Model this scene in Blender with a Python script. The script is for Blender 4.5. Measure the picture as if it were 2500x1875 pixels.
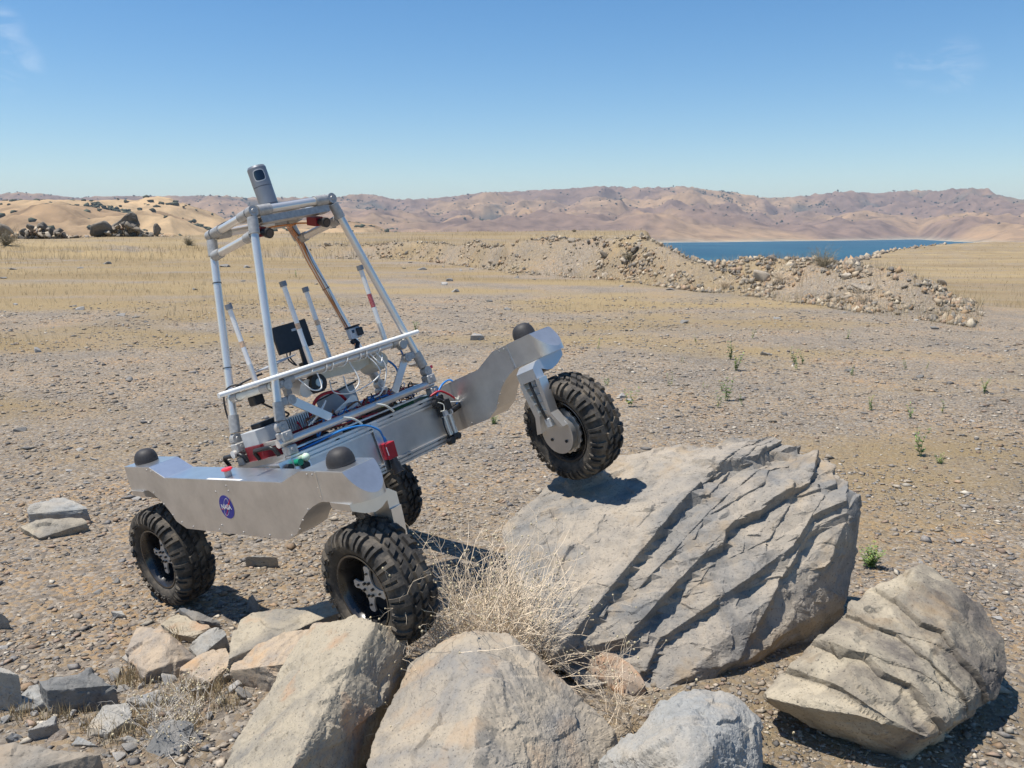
import bpy, bmesh, math, random
import numpy as np
from mathutils import Matrix, Vector
random.seed(7); rng = np.random.default_rng(7)
scene = bpy.context.scene
for o in list(bpy.data.objects): bpy.data.objects.remove(o)

# ---------------------------------------------------------------- camera, sky, sun, exposure
CAM_Z = 1.99; F_PX = 2163.77; PITCH = 0.174767          # photo is 2500 x 1875
cam_data = bpy.data.cameras.new('camera'); cam = bpy.data.objects.new('camera', cam_data)
scene.collection.objects.link(cam)
cam.location = (0, 0, CAM_Z); cam.rotation_euler = (math.pi/2 - PITCH, 0, 0)
cam_data.sensor_width = 36; cam_data.sensor_fit = 'HORIZONTAL'; cam_data.lens = 36*F_PX/2500
cam_data.clip_start = 0.05; cam_data.clip_end = 40000
scene.camera = cam
scene.render.resolution_x = 1024; scene.render.resolution_y = 768
SUN = Vector((-0.36, -0.07, 0.93)).normalized()
world = bpy.data.worlds.new('World'); scene.world = world; world.use_nodes = True
nt = world.node_tree; nt.nodes.clear()
w_out = nt.nodes.new('ShaderNodeOutputWorld'); w_bg = nt.nodes.new('ShaderNodeBackground')
sky = nt.nodes.new('ShaderNodeTexSky'); sky.sky_type = 'NISHITA'; sky.sun_disc = False
sky.sun_elevation = math.asin(SUN.z); sky.sun_rotation = math.atan2(SUN.x, SUN.y)
sky.altitude = 100; sky.air_density = 1.0; sky.dust_density = 0.15; sky.ozone_density = 3.5
w_bg.inputs['Strength'].default_value = 0.105
# a few thin cirrus wisps high in the sky
tc = nt.nodes.new('ShaderNodeTexCoord'); mp = nt.nodes.new('ShaderNodeMapping'); mp.inputs['Scale'].default_value = (9, 9, 26); mp.inputs['Rotation'].default_value = (0, 0.55, 0)
nz = nt.nodes.new('ShaderNodeTexNoise'); nz.inputs['Scale'].default_value = 1.5; nz.inputs['Detail'].default_value = 9; nz.inputs['Roughness'].default_value = 0.62; nz.inputs['Distortion'].default_value = 0.8
cr = nt.nodes.new('ShaderNodeValToRGB'); cr.color_ramp.elements[0].position = 0.46; cr.color_ramp.elements[1].position = 0.80
nt.links.new(tc.outputs['Generated'], mp.inputs['Vector']); nt.links.new(mp.outputs['Vector'], nz.inputs['Vector']); nt.links.new(nz.outputs['Fac'], cr.inputs['Fac'])
acc = None
for (cx, cy, cz), wide in (((-0.4702, 0.8638, 0.1810), 1.3), ((-0.4697, 0.8695, 0.1531), 1.8), ((0.3952, 0.9050, 0.1574), 1.5), ((0.4254, 0.8922, 0.1515), 1.9)):
    dp = nt.nodes.new('ShaderNodeVectorMath'); dp.operation = 'DOT_PRODUCT'; dp.inputs[1].default_value = (cx, cy, cz); nt.links.new(tc.outputs['Generated'], dp.inputs[0])
    mr_ = nt.nodes.new('ShaderNodeMapRange'); mr_.interpolation_type = 'SMOOTHSTEP'; mr_.inputs['From Min'].default_value = math.cos(math.radians(wide)); mr_.inputs['From Max'].default_value = 1.0; mr_.inputs['To Max'].default_value = 0.45
    nt.links.new(dp.outputs['Value'], mr_.inputs['Value'])
    if acc is None: acc = mr_.outputs['Result']
    else:
        ad_ = nt.nodes.new('ShaderNodeMath'); ad_.operation = 'MAXIMUM'; nt.links.new(acc, ad_.inputs[0]); nt.links.new(mr_.outputs['Result'], ad_.inputs[1]); acc = ad_.outputs['Value']
fm_ = nt.nodes.new('ShaderNodeMath'); fm_.operation = 'MULTIPLY'; nt.links.new(acc, fm_.inputs[0]); nt.links.new(cr.outputs['Color'], fm_.inputs[1])
mx = nt.nodes.new('ShaderNodeMix'); mx.data_type = 'RGBA'; mx.inputs['B'].default_value = (7.0, 7.6, 8.4, 1); nt.links.new(fm_.outputs['Value'], mx.inputs['Factor'])
hsv = nt.nodes.new('ShaderNodeHueSaturation'); hsv.inputs['Hue'].default_value = 0.5; hsv.inputs['Saturation'].default_value = 1.28
nt.links.new(sky.outputs['Color'], hsv.inputs['Color']); nt.links.new(hsv.outputs['Color'], mx.inputs['A']); nt.links.new(mx.outputs['Result'], w_bg.inputs['Color'])
nt.links.new(w_bg.outputs['Background'], w_out.inputs['Surface'])
sun_data = bpy.data.lights.new('sun', 'SUN'); sun_data.energy = 4.8; sun_data.angle = math.radians(0.53); sun_data.color = (1.0, 0.95, 0.87)
sun = bpy.data.objects.new('sun', sun_data); scene.collection.objects.link(sun)
sun.rotation_euler = SUN.to_track_quat('Z', 'Y').to_euler(); sun.location = SUN*50
vs = scene.view_settings; vs.view_transform = 'Standard'; vs.look = 'None'; vs.exposure = 0.32; vs.gamma = 1.0; vs.use_curve_mapping = False
scene.cycles.use_denoising = True
scene.cycles.max_bounces = 6; scene.cycles.volume_bounces = 0; scene.cycles.diffuse_bounces = 3; scene.cycles.glossy_bounces = 4
scene.cycles.sample_clamp_indirect = 6
scene.cycles.use_adaptive_sampling = True

# ---------------------------------------------------------------- helpers
COL = scene.collection
def link(o, parent=None, loc=None):
    COL.objects.link(o)
    if parent is not None: o.parent = parent
    if loc is not None: o.location = loc
    return o
def tag(o, label=None, cat=None, group=None, kind=None):
    if label: o['label'] = label
    if cat: o['category'] = cat
    if group: o['group'] = group
    if kind: o['kind'] = kind
    return o
def empty(name, parent=None, mat=None):
    o = bpy.data.objects.new(name, None); o.empty_display_size = 0.05
    link(o, parent)
    if mat is not None: o.matrix_local = mat
    return o
def np_mesh(name, V, F, smooth=None, attrs=None):
    """V (n,3) floats, F (m,k) ints: fast mesh"""
    V = np.ascontiguousarray(V, np.float32); F = np.ascontiguousarray(F, np.int32)
    me = bpy.data.meshes.new(name); k = F.shape[1]
    me.vertices.add(len(V)); me.vertices.foreach_set('co', V.ravel())
    me.loops.add(F.size); me.loops.foreach_set('vertex_index', F.ravel())
    me.polygons.add(len(F)); me.polygons.foreach_set('loop_start', np.arange(0, F.size, k, dtype=np.int32))
    if smooth is not None and smooth is not False:
        me.polygons.foreach_set('use_smooth', np.ones(len(F), bool))
    me.update(calc_edges=True)
    if isinstance(smooth, float): me.set_sharp_from_angle(angle=smooth)
    for nm, (typ, dat) in (attrs or {}).items():
        a = me.attributes.new(nm, typ, 'POINT')
        a.data.foreach_set('color' if typ == 'FLOAT_COLOR' else 'value', np.ascontiguousarray(dat, np.float32).ravel())
    return me
def np_obj(name, V, F, mat, parent=None, smooth=None, attrs=None):
    me = np_mesh(name, V, F, smooth, attrs); me.materials.append(mat)
    return link(bpy.data.objects.new(name, me), parent)
class MB:
    """collects shapes into one mesh"""
    def __init__(s): s.v = []; s.f = []; s.m = []; s.mi = 0
    def add(s, V, F):
        b = len(s.v); s.v += [tuple(p) for p in V]; s.f += [tuple(i+b for i in q) for q in F]; s.m += [s.mi]*len(F)
    def box(s, lo, hi, M=None, bev=0.0):
        x0,y0,z0 = lo; x1,y1,z1 = hi
        if bev > 0:
            bm = bmesh.new(); bmesh.ops.create_cube(bm, size=1)
            for v in bm.verts: v.co = Vector(((x0+x1)/2+v.co.x*(x1-x0), (y0+y1)/2+v.co.y*(y1-y0), (z0+z1)/2+v.co.z*(z1-z0)))
            bmesh.ops.bevel(bm, geom=bm.edges[:], offset=bev, segments=1, affect='EDGES', profile=0.5)
            V = [v.co.copy() for v in bm.verts]; bm.verts.index_update(); F = [[v.index for v in f.verts] for f in bm.faces]; bm.free()
        else:
            V = [Vector(p) for p in ((x0,y0,z0),(x1,y0,z0),(x1,y1,z0),(x0,y1,z0),(x0,y0,z1),(x1,y0,z1),(x1,y1,z1),(x0,y1,z1))]
            F = [(0,3,2,1),(4,5,6,7),(0,1,5,4),(1,2,6,5),(2,3,7,6),(3,0,4,7)]
        if M is not None: V = [M @ p for p in V]
        s.add(V, F); return s
    def cyl(s, p0, p1, r0, r1=None, n=16, caps=True, M=None):
        p0 = Vector(p0); p1 = Vector(p1); r1 = r0 if r1 is None else r1
        d = (p1-p0).normalized(); a = d.orthogonal().normalized(); b = d.cross(a)
        V = []
        for p, r in ((p0, r0), (p1, r1)):
            for i in range(n):
                t = 2*math.pi*i/n; V.append(p + a*(r*math.cos(t)) + b*(r*math.sin(t)))
        F = [(i, (i+1) % n, n+(i+1) % n, n+i) for i in range(n)]
        if caps: F += [tuple(range(n-1, -1, -1)), tuple(range(n, 2*n))]
        if M is not None: V = [M @ p for p in V]
        s.add(V, F); return s
    def tube(s, pts, r, n=7, r1=None, caps=True):
        pts = [Vector(p) for p in pts]; V = []; N = len(pts); a = None
        for i, p in enumerate(pts):
            d = (pts[min(i+1, N-1)]-pts[max(i-1, 0)]).normalized()
            a = d.orthogonal().normalized() if a is None else (a-d*a.dot(d)).normalized()
            b = d.cross(a); rr = r if r1 is None else r+(r1-r)*i/(N-1)
            for k in range(n):
                t = 2*math.pi*k/n; V.append(p+a*(rr*math.cos(t))+b*(rr*math.sin(t)))
        F = [(i*n+k, i*n+(k+1) % n, (i+1)*n+(k+1) % n, (i+1)*n+k) for i in range(N-1) for k in range(n)]
        if caps: F += [tuple(range(n-1, -1, -1)), tuple(range((N-1)*n, N*n))]
        s.add(V, F); return s
    def prism(s, poly, lo, hi, axis='y', M=None):
        """poly of 2-D points extruded along axis: 'y' -> (x,z), 'x' -> (y,z), 'z' -> (x,y)"""
        def P(a, b, h): return Vector((a,h,b)) if axis == 'y' else Vector((h,a,b)) if axis == 'x' else Vector((a,b,h))
        n = len(poly); V = [P(a,b,lo) for a,b in poly]+[P(a,b,hi) for a,b in poly]
        area = sum(poly[i][0]*poly[(i+1) % n][1]-poly[(i+1) % n][0]*poly[i][1] for i in range(n))
        F = [(i,(i+1) % n,n+(i+1) % n,n+i) for i in range(n)]+[tuple(range(n-1,-1,-1)),tuple(range(n,2*n))]
        flip = (area < 0) != (axis == 'y')
        if flip: F = [tuple(reversed(q)) for q in F]
        if M is not None: V = [M @ p for p in V]
        s.add(V, F); return s
    def lathe(s, prof, M=None, n=48):
        """prof: (radius, height along local y)"""
        V = []; k = len(prof)
        for i in range(n):
            t = 2*math.pi*i/n
            for r, h in prof: V.append(Vector((r*math.cos(t), h, r*math.sin(t))))
        F = [(i*k+j, i*k+j+1, ((i+1) % n)*k+j+1, ((i+1) % n)*k+j) for i in range(n) for j in range(k-1)]
        if M is not None: V = [M @ p for p in V]
        s.add(V, F); return s
    def ball(s, c, r, M=None, sz=1.0, n=12, half=False):
        V = []; F = []; rows = 7
        lo = 0.0 if half else -math.pi/2
        for j in range(rows):
            e = lo+(math.pi/2-lo)*j/(rows-1)
            for i in range(n):
                t = 2*math.pi*i/n; V.append(Vector((c[0]+r*math.cos(e)*math.cos(t), c[1]+r*math.cos(e)*math.sin(t), c[2]+r*sz*math.sin(e))))
        F = [(j*n+i, j*n+(i+1) % n, (j+1)*n+(i+1) % n, (j+1)*n+i) for j in range(rows-1) for i in range(n)]
        if M is not None: V = [M @ p for p in V]
        s.add(V, F); return s
    def build(s, name, mat, parent=None, smooth=0.6, loc=None, label=None):
        me = bpy.data.meshes.new(name); me.from_pydata([tuple(p) for p in s.v], [], s.f)
        mats = mat if isinstance(mat, (list, tuple)) else [mat]
        for m in mats: me.materials.append(m)
        if len(mats) > 1: me.polygons.foreach_set('material_index', np.array(s.m, np.int32))
        if smooth:
            me.polygons.foreach_set('use_smooth', np.ones(len(s.f), bool)); me.set_sharp_from_angle(angle=smooth)
        me.update()
        o = link(bpy.data.objects.new(name, me), parent, loc)
        if label: o['label'] = label
        return o
# camera ray helpers: a photo pixel (2500 x 1875) to a world point at a known height / depth
FWD = np.array([0, math.cos(PITCH), -math.sin(PITCH)]); UPV = np.array([0, math.sin(PITCH), math.cos(PITCH)])
def ray(u, v): return FWD + np.array([1.0,0,0])*((u-1250)/F_PX) + UPV*((937.5-v)/F_PX)
def at_z(u, v, z=0.0):
    d = ray(u, v); t = (z-CAM_Z)/d[2]; return np.array([0,0,CAM_Z])+d*t
def at_y(u, v, y):
    d = ray(u, v); t = y/d[1]; return np.array([0,0,CAM_Z])+d*t

# ---------------------------------------------------------------- noise
_perm = np.tile(np.random.default_rng(11).permutation(256), 3); _g = np.random.default_rng(12).normal(size=(256,3)); _g /= np.linalg.norm(_g, axis=1)[:,None]
def pn(P):
    P = np.asarray(P, float); I = np.floor(P).astype(int); f = P-I; I &= 255
    u = f*f*f*(f*(f*6-15)+10); out = 0
    for dx in (0,1):
        for dy in (0,1):
            for dz in (0,1):
                h = _perm[_perm[_perm[I[:,0]+dx]+I[:,1]+dy]+I[:,2]+dz]; g = _g[h]
                d = g[:,0]*(f[:,0]-dx)+g[:,1]*(f[:,1]-dy)+g[:,2]*(f[:,2]-dz)
                out = out+d*(u[:,0] if dx else 1-u[:,0])*(u[:,1] if dy else 1-u[:,1])*(u[:,2] if dz else 1-u[:,2])
    return out*1.5
def fbm(P, octv=4, lac=2.1, gain=0.5):
    s = 0; a = 1.0; P = np.asarray(P, float)
    for i in range(octv): s = s+a*pn(P+17.3*i); P = P*lac; a *= gain
    return s
def ridged(P, octv=4):
    s = 0; a = 1.0; P = np.asarray(P, float)
    for i in range(octv): s = s+a*(1-np.abs(pn(P+9.7*i))*2); P = P*2.05; a *= 0.5
    return s/1.9
def sstep(a, b, x): t = np.clip((x-a)/(b-a), 0, 1); return t*t*(3-2*t)

# ---------------------------------------------------------------- materials
def mat_new(name):
    m = bpy.data.materials.new(name); m.use_nodes = True; return m, m.node_tree.nodes, m.node_tree.links, m.node_tree.nodes['Principled BSDF']
def N(ns, typ, **kw):
    n = ns.new(typ)
    for k, v in kw.items():
        if k in n.inputs: n.inputs[k].default_value = v
        else: setattr(n, k, v)
    return n
def ramp(ns, stops):
    r = ns.new('ShaderNodeValToRGB'); e = r.color_ramp.elements
    while len(e) < len(stops): e.new(0.5)
    for el, (p, c) in zip(e, stops): el.position = p; el.color = (*c, 1) if len(c) == 3 else c
    return r
def simple(name, col, rough=0.5, metal=0.0, nscale=40, var=0.12, bump=0.0, coat=0.0):
    """base colour with slight mottling and roughness wear"""
    m, ns, ln, p = mat_new(name)
    t = N(ns, 'ShaderNodeTexCoord'); n = N(ns, 'ShaderNodeTexNoise', Scale=nscale, Detail=6.0)
    ln.new(t.outputs['Object'], n.inputs['Vector'])
    r = ramp(ns, [(0.3, tuple(c*(1-var) for c in col)), (0.7, tuple(min(1, c*(1+var)) for c in col))])
    ln.new(n.outputs['Fac'], r.inputs['Fac']); ln.new(r.outputs['Color'], p.inputs['Base Color'])
    mr = N(ns, 'ShaderNodeMapRange'); mr.inputs['To Min'].default_value = max(0, rough-0.08); mr.inputs['To Max'].default_value = min(1, rough+0.08)
    ln.new(n.outputs['Fac'], mr.inputs['Value']); ln.new(mr.outputs['Result'], p.inputs['Roughness'])
    p.inputs['Metallic'].default_value = metal; p.inputs['Coat Weight'].default_value = coat
    if bump:
        b = N(ns, 'ShaderNodeBump', Strength=bump, Distance=0.002); ln.new(n.outputs['Fac'], b.inputs['Height']); ln.new(b.outputs['Normal'], p.inputs['Normal'])
    return m
def brushed(name, col, rough, stretch=(2, 60, 90), dirt=0.25, metal=1.0):
    m, ns, ln, p = mat_new(name)
    t = N(ns, 'ShaderNodeTexCoord'); mp = N(ns, 'ShaderNodeMapping'); mp.inputs['Scale'].default_value = stretch
    n = N(ns, 'ShaderNodeTexNoise', Scale=6.0, Detail=8.0); n2 = N(ns, 'ShaderNodeTexNoise', Scale=7.0, Detail=8.0, Roughness=0.65)
    ln.new(t.outputs['Object'], mp.inputs['Vector']); ln.new(mp.outputs['Vector'], n.inputs['Vector']); ln.new(t.outputs['Object'], n2.inputs['Vector'])
    r = ramp(ns, [(0.3, tuple(c*(1-dirt) for c in col)), (0.62, col)]); ln.new(n2.outputs['Fac'], r.inputs['Fac']); ln.new(r.outputs['Color'], p.inputs['Base Color'])
    mr = N(ns, 'ShaderNodeMapRange'); mr.inputs['To Min'].default_value = rough-0.07; mr.inputs['To Max'].default_value = rough+0.1
    ln.new(n.outputs['Fac'], mr.inputs['Value']); ln.new(mr.outputs['Result'], p.inputs['Roughness'])
    b = N(ns, 'ShaderNodeBump', Strength=0.06, Distance=0.001); ln.new(n.outputs['Fac'], b.inputs['Height']); ln.new(b.outputs['Normal'], p.inputs['Normal'])
    p.inputs['Metallic'].default_value = metal
    return m
M = {}
M['sheet'] = brushed('brushed_aluminium_sheet', (0.70, 0.685, 0.665), 0.38, metal=0.86, dirt=0.2)
M['sheet_top'] = brushed('aluminium_top_sheet', (0.78, 0.78, 0.78), 0.32, dirt=0.12)
M['mill'] = brushed('milled_aluminium', (0.74, 0.715, 0.675), 0.34, stretch=(30, 30, 4), dirt=0.12, metal=0.75)
M['tube'] = brushed('anodised_tube', (0.82, 0.775, 0.71), 0.30, stretch=(40, 40, 2), dirt=0.12, metal=0.62)
M['cast'] = simple('grey_cast_clamp', (0.42, 0.405, 0.38), 0.5, 0.4, 60, 0.18)
M['star'] = simple('hub_plate_metal', (0.52, 0.50, 0.47), 0.45, 0.35, 30, 0.1)
M['lidar'] = simple('grey_lidar_paint', (0.22, 0.235, 0.26), 0.42, 0.35, 30, 0.06)
M['lidar_dark'] = simple('dark_grey_lidar_base', (0.10, 0.11, 0.125), 0.45, 0.2, 30, 0.06)
M['glass_dark'] = simple('dark_blue_glass', (0.012, 0.018, 0.03), 0.08, 0.0, 20, 0.1, coat=0.6)
M['black'] = simple('black_plastic', (0.017, 0.017, 0.019), 0.42, 0.0, 60, 0.25)
M['dome'] = simple('charcoal_dome_plastic', (0.030, 0.028, 0.029), 0.62, 0.0, 90, 0.2, bump=0.05)
M['rim'] = simple('black_steel_rim', (0.022, 0.021, 0.021), 0.28, 0.0, 14, 0.5, coat=0.3)
M['red'] = simple('red_paint', (0.42, 0.016, 0.03), 0.38, 0.0, 25, 0.12)
M['red_dark'] = simple('dark_red_paint', (0.22, 0.012, 0.02), 0.45, 0.0, 25, 0.12)
M['red_bright'] = simple('bright_red_button', (0.70, 0.03, 0.045), 0.3, 0.0, 25, 0.08)
M['white'] = simple('white_plastic', (0.85, 0.84, 0.80), 0.4, 0.0, 25, 0.05)
M['cream'] = simple('cream_plastic', (0.72, 0.71, 0.62), 0.45, 0.0, 25, 0.05)
M['grey'] = simple('grey_plastic', (0.34, 0.35, 0.36), 0.5, 0.0, 25, 0.08)
M['lightgrey'] = simple('light_grey_painted_metal', (0.50, 0.51, 0.51), 0.45, 0.1, 25, 0.08)
M['blue'] = simple('blue_cable_jacket', (0.03, 0.22, 0.58), 0.4, 0.0, 40, 0.12)
M['orange'] = simple('orange_cable_jacket', (0.62, 0.24, 0.07), 0.45, 0.0, 40, 0.15)
M['brown'] = simple('brown_cable_jacket', (0.14, 0.07, 0.04), 0.5, 0.0, 40, 0.15)
M['green'] = simple('green_button', (0.01, 0.24, 0.12), 0.35, 0.0, 40, 0.05)
M['mint'] = simple('pale_green_lamp', (0.62, 0.78, 0.60), 0.3, 0.0, 40, 0.04)
M['yellow'] = simple('yellow_green_label', (0.62, 0.66, 0.12), 0.5, 0.0, 40, 0.06)
M['pcb'] = simple('green_circuit_board', (0.10, 0.26, 0.10), 0.5, 0.0, 160, 0.4)
M['logo_blue'] = simple('logo_blue', (0.018, 0.025, 0.27), 0.4, 0.0, 20, 0.05)
M['logo_red'] = simple('logo_red', (0.62, 0.02, 0.03), 0.4, 0.0, 20, 0.05)
M['logo_white'] = simple('logo_white', (0.80, 0.80, 0.82), 0.4, 0.0, 20, 0.03)
M['label_orange'] = simple('faded_orange_label', (0.66, 0.42, 0.24), 0.6, 0.0, 120, 0.35)
M['plate'] = simple('pale_mauve_acrylic', (0.46, 0.42, 0.42), 0.35, 0.0, 12, 0.1)
def mat_clear():
    m, ns, ln, p = mat_new('clear_plastic'); p.inputs['Transmission Weight'].default_value = 0.75; p.inputs['Base Color'].default_value = (0.85,0.87,0.88,1)
    p.inputs['Roughness'].default_value = 0.18; p.inputs['IOR'].default_value = 1.4; return m
M['clear'] = mat_clear()
def mat_tyre():
    m, ns, ln, p = mat_new('dusty_tyre_rubber')
    t = N(ns, 'ShaderNodeTexCoord'); n = N(ns, 'ShaderNodeTexNoise', Scale=9.0, Detail=10.0, Roughness=0.7); n2 = N(ns, 'ShaderNodeTexNoise', Scale=140.0, Detail=4.0)
    ln.new(t.outputs['Object'], n.inputs['Vector']); ln.new(t.outputs['Object'], n2.inputs['Vector'])
    r = ramp(ns, [(0.36, (0.024,0.022,0.020)), (0.48, (0.052,0.047,0.041)), (0.66, (0.17,0.14,0.105))])
    ln.new(n.outputs['Fac'], r.inputs['Fac']); ln.new(r.outputs['Color'], p.inputs['Base Color']); p.inputs['Roughness'].default_value = 0.78
    p.inputs['Specular IOR Level'].default_value = 0.35
    b = N(ns, 'ShaderNodeBump', Strength=0.25, Distance=0.002); ln.new(n2.outputs['Fac'], b.inputs['Height']); ln.new(b.outputs['Normal'], p.inputs['Normal'])
    return m
M['tyre'] = mat_tyre()
def mat_rock(name, tan, grey, dark, stain=None, scale=3.0, bal=0.5, stain_amt=0.2, bump=0.5, vary=0.0):
    m, ns, ln, p = mat_new(name)
    t = N(ns, 'ShaderNodeTexCoord'); geo = N(ns, 'ShaderNodeNewGeometry')
    a = N(ns, 'ShaderNodeTexNoise', Scale=scale, Detail=9.0, Roughness=0.62, Distortion=0.8)
    b = N(ns, 'ShaderNodeTexNoise', Scale=scale*5.5, Detail=8.0, Roughness=0.7)
    c = N(ns, 'ShaderNodeTexNoise', Scale=scale*38, Detail=6.0, Roughness=0.7)
    d = N(ns, 'ShaderNodeTexVoronoi', Scale=scale*26)
    oi = N(ns, 'ShaderNodeObjectInfo'); ad = N(ns, 'ShaderNodeVectorMath', operation='ADD'); sc = N(ns, 'ShaderNodeVectorMath', operation='SCALE'); sc.inputs['Scale'].default_value = 37.0
    ln.new(oi.outputs['Random'], sc.inputs[0]); ln.new(t.outputs['Object'], ad.inputs[0]); ln.new(sc.outputs['Vector'], ad.inputs[1])
    for q in (a, b, c, d): ln.new(ad.outputs['Vector'], q.inputs['Vector'])
    r1 = ramp(ns, [(bal-0.12, grey), (bal+0.10, tan)]); ln.new(a.outputs['Fac'], r1.inputs['Fac'])
    r2 = ramp(ns, [(0.30, (0.58,0.58,0.58)), (0.5, (1,1,1)), (0.78, (1.15,1.14,1.11))]); ln.new(b.outputs['Fac'], r2.inputs['Fac'])
    mu = N(ns, 'ShaderNodeMix', data_type='RGBA', blend_type='MULTIPLY'); mu.inputs['Factor'].default_value = 0.62
    ln.new(r1.outputs['Color'], mu.inputs['A']); ln.new(r2.outputs['Color'], mu.inputs['B'])
    r3 = ramp(ns, [(0.33, (0,0,0)), (0.43, (1,1,1))]); ln.new(c.outputs['Fac'], r3.inputs['Fac'])
    m3 = N(ns, 'ShaderNodeMix', data_type='RGBA'); m3.inputs['A'].default_value = (*dark, 1)
    ln.new(r3.outputs['Color'], m3.inputs['Factor']); ln.new(mu.outputs['Result'], m3.inputs['B']); last = m3.outputs['Result']
    if stain:
        e = N(ns, 'ShaderNodeTexNoise', Scale=scale*1.7, Detail=7.0, Roughness=0.6); sh = N(ns, 'ShaderNodeVectorMath', operation='ADD'); sh.inputs[1].default_value = (11.3, 4.7, 8.1); ln.new(ad.outputs['Vector'], sh.inputs[0]); ln.new(sh.outputs['Vector'], e.inputs['Vector'])
        r4 = ramp(ns, [(0.60-stain_amt*0.4, (0,0,0)), (0.78-stain_amt*0.4, (0.8,0.8,0.8))]); ln.new(e.outputs['Fac'], r4.inputs['Fac'])
        m4 = N(ns, 'ShaderNodeMix', data_type='RGBA'); m4.inputs['B'].default_value = (*stain, 1); ln.new(r4.outputs['Color'], m4.inputs['Factor']); ln.new(last, m4.inputs['A']); last = m4.outputs['Result']
    fr_ = N(ns, 'ShaderNodeAttribute', attribute_name='fracture_shade'); fx = N(ns, 'ShaderNodeMath', operation='MULTIPLY'); fx.inputs[1].default_value = 0.88; ln.new(fr_.outputs['Fac'], fx.inputs[0])
    m5 = N(ns, 'ShaderNodeMix', data_type='RGBA'); frc = ramp(ns, [(0.35, tuple(c_*.40 for c_ in grey)), (0.65, tuple(c_*.85 for c_ in grey))]); ln.new(b.outputs['Fac'], frc.inputs['Fac']); ln.new(frc.outputs['Color'], m5.inputs['B']); ln.new(fx.outputs['Value'], m5.inputs['Factor']); ln.new(last, m5.inputs['A']); last = m5.outputs['Result']  # riser faces darkened: grey of broken stone plus shade painted into the colour
    if vary:
        hs = N(ns, 'ShaderNodeHueSaturation'); mr = N(ns, 'ShaderNodeMapRange'); mr.inputs['To Min'].default_value = 1-vary; mr.inputs['To Max'].default_value = 1+vary
        ln.new(oi.outputs['Random'], mr.inputs['Value']); ln.new(mr.outputs['Result'], hs.inputs['Value']); ln.new(last, hs.inputs['Color']); last = hs.outputs['Color']
    ln.new(last, p.inputs['Base Color']); p.inputs['Roughness'].default_value = 0.88; p.inputs['Specular IOR Level'].default_value = 0.25
    mx1 = N(ns, 'ShaderNodeMath', operation='MULTIPLY_ADD'); mx1.inputs[1].default_value = 0.75; ln.new(c.outputs['Fac'], mx1.inputs[0]); ln.new(b.outputs['Fac'], mx1.inputs[2])
    bp = N(ns, 'ShaderNodeBump', Strength=min(1, bump*1.3), Distance=0.016/scale); ln.new(mx1.outputs['Value'], bp.inputs['Height']); ln.new(bp.outputs['Normal'], p.inputs['Normal'])
    return m
TAN = (0.44,0.365,0.265); GREY = (0.245,0.24,0.225); DARK = (0.085,0.08,0.075); RUST = (0.42,0.22,0.11)
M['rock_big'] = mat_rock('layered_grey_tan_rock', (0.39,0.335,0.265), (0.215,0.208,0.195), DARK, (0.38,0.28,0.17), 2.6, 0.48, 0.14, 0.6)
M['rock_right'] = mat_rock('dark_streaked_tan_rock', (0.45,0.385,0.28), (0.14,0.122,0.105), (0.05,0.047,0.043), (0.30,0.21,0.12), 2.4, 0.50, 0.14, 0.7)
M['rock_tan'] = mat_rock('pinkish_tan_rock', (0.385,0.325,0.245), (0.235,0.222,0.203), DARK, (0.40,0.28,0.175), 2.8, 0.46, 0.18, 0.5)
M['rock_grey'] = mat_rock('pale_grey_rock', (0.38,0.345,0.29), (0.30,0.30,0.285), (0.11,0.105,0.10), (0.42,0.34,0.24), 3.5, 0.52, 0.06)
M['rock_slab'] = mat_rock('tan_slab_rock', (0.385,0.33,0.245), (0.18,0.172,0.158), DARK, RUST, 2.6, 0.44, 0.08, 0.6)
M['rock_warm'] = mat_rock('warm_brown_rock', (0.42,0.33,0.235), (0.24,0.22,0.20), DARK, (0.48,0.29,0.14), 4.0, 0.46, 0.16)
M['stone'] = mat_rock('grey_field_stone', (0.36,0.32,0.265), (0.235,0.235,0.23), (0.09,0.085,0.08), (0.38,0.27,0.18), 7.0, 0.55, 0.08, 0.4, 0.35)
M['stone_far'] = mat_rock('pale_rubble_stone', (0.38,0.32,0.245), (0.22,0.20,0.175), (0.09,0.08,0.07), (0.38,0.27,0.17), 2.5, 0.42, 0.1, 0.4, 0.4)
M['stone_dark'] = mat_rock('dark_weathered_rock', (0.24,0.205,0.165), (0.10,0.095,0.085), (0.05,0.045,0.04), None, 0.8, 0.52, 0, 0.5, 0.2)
def mat_attr(name, rough=0.85, bump=0.0, attr='col'):
    m, ns, ln, p = mat_new(name); a = N(ns, 'ShaderNodeAttribute', attribute_name=attr)
    n = N(ns, 'ShaderNodeTexNoise', Scale=90.0, Detail=4.0); g = N(ns, 'ShaderNodeNewGeometry'); ln.new(g.outputs['Position'], n.inputs['Vector'])
    r = ramp(ns, [(0.3, (0.75,0.75,0.75)), (0.7, (1.15,1.15,1.15))]); ln.new(n.outputs['Fac'], r.inputs['Fac'])
    mu = N(ns, 'ShaderNodeMix', data_type='RGBA', blend_type='MULTIPLY'); mu.inputs['Factor'].default_value = 1.0
    ln.new(a.outputs['Color'], mu.inputs['A']); ln.new(r.outputs['Color'], mu.inputs['B']); ln.new(mu.outputs['Result'], p.inputs['Base Color'])
    p.inputs['Roughness'].default_value = rough; p.inputs['Specular IOR Level'].default_value = 0.25
    return m
M['pebble'] = mat_attr('pebble_stone'); M['straw'] = mat_attr('dry_straw', 0.7); M['leaf'] = mat_attr('plant_leaf', 0.6); M['tree'] = mat_attr('oak_foliage', 0.8)
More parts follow.
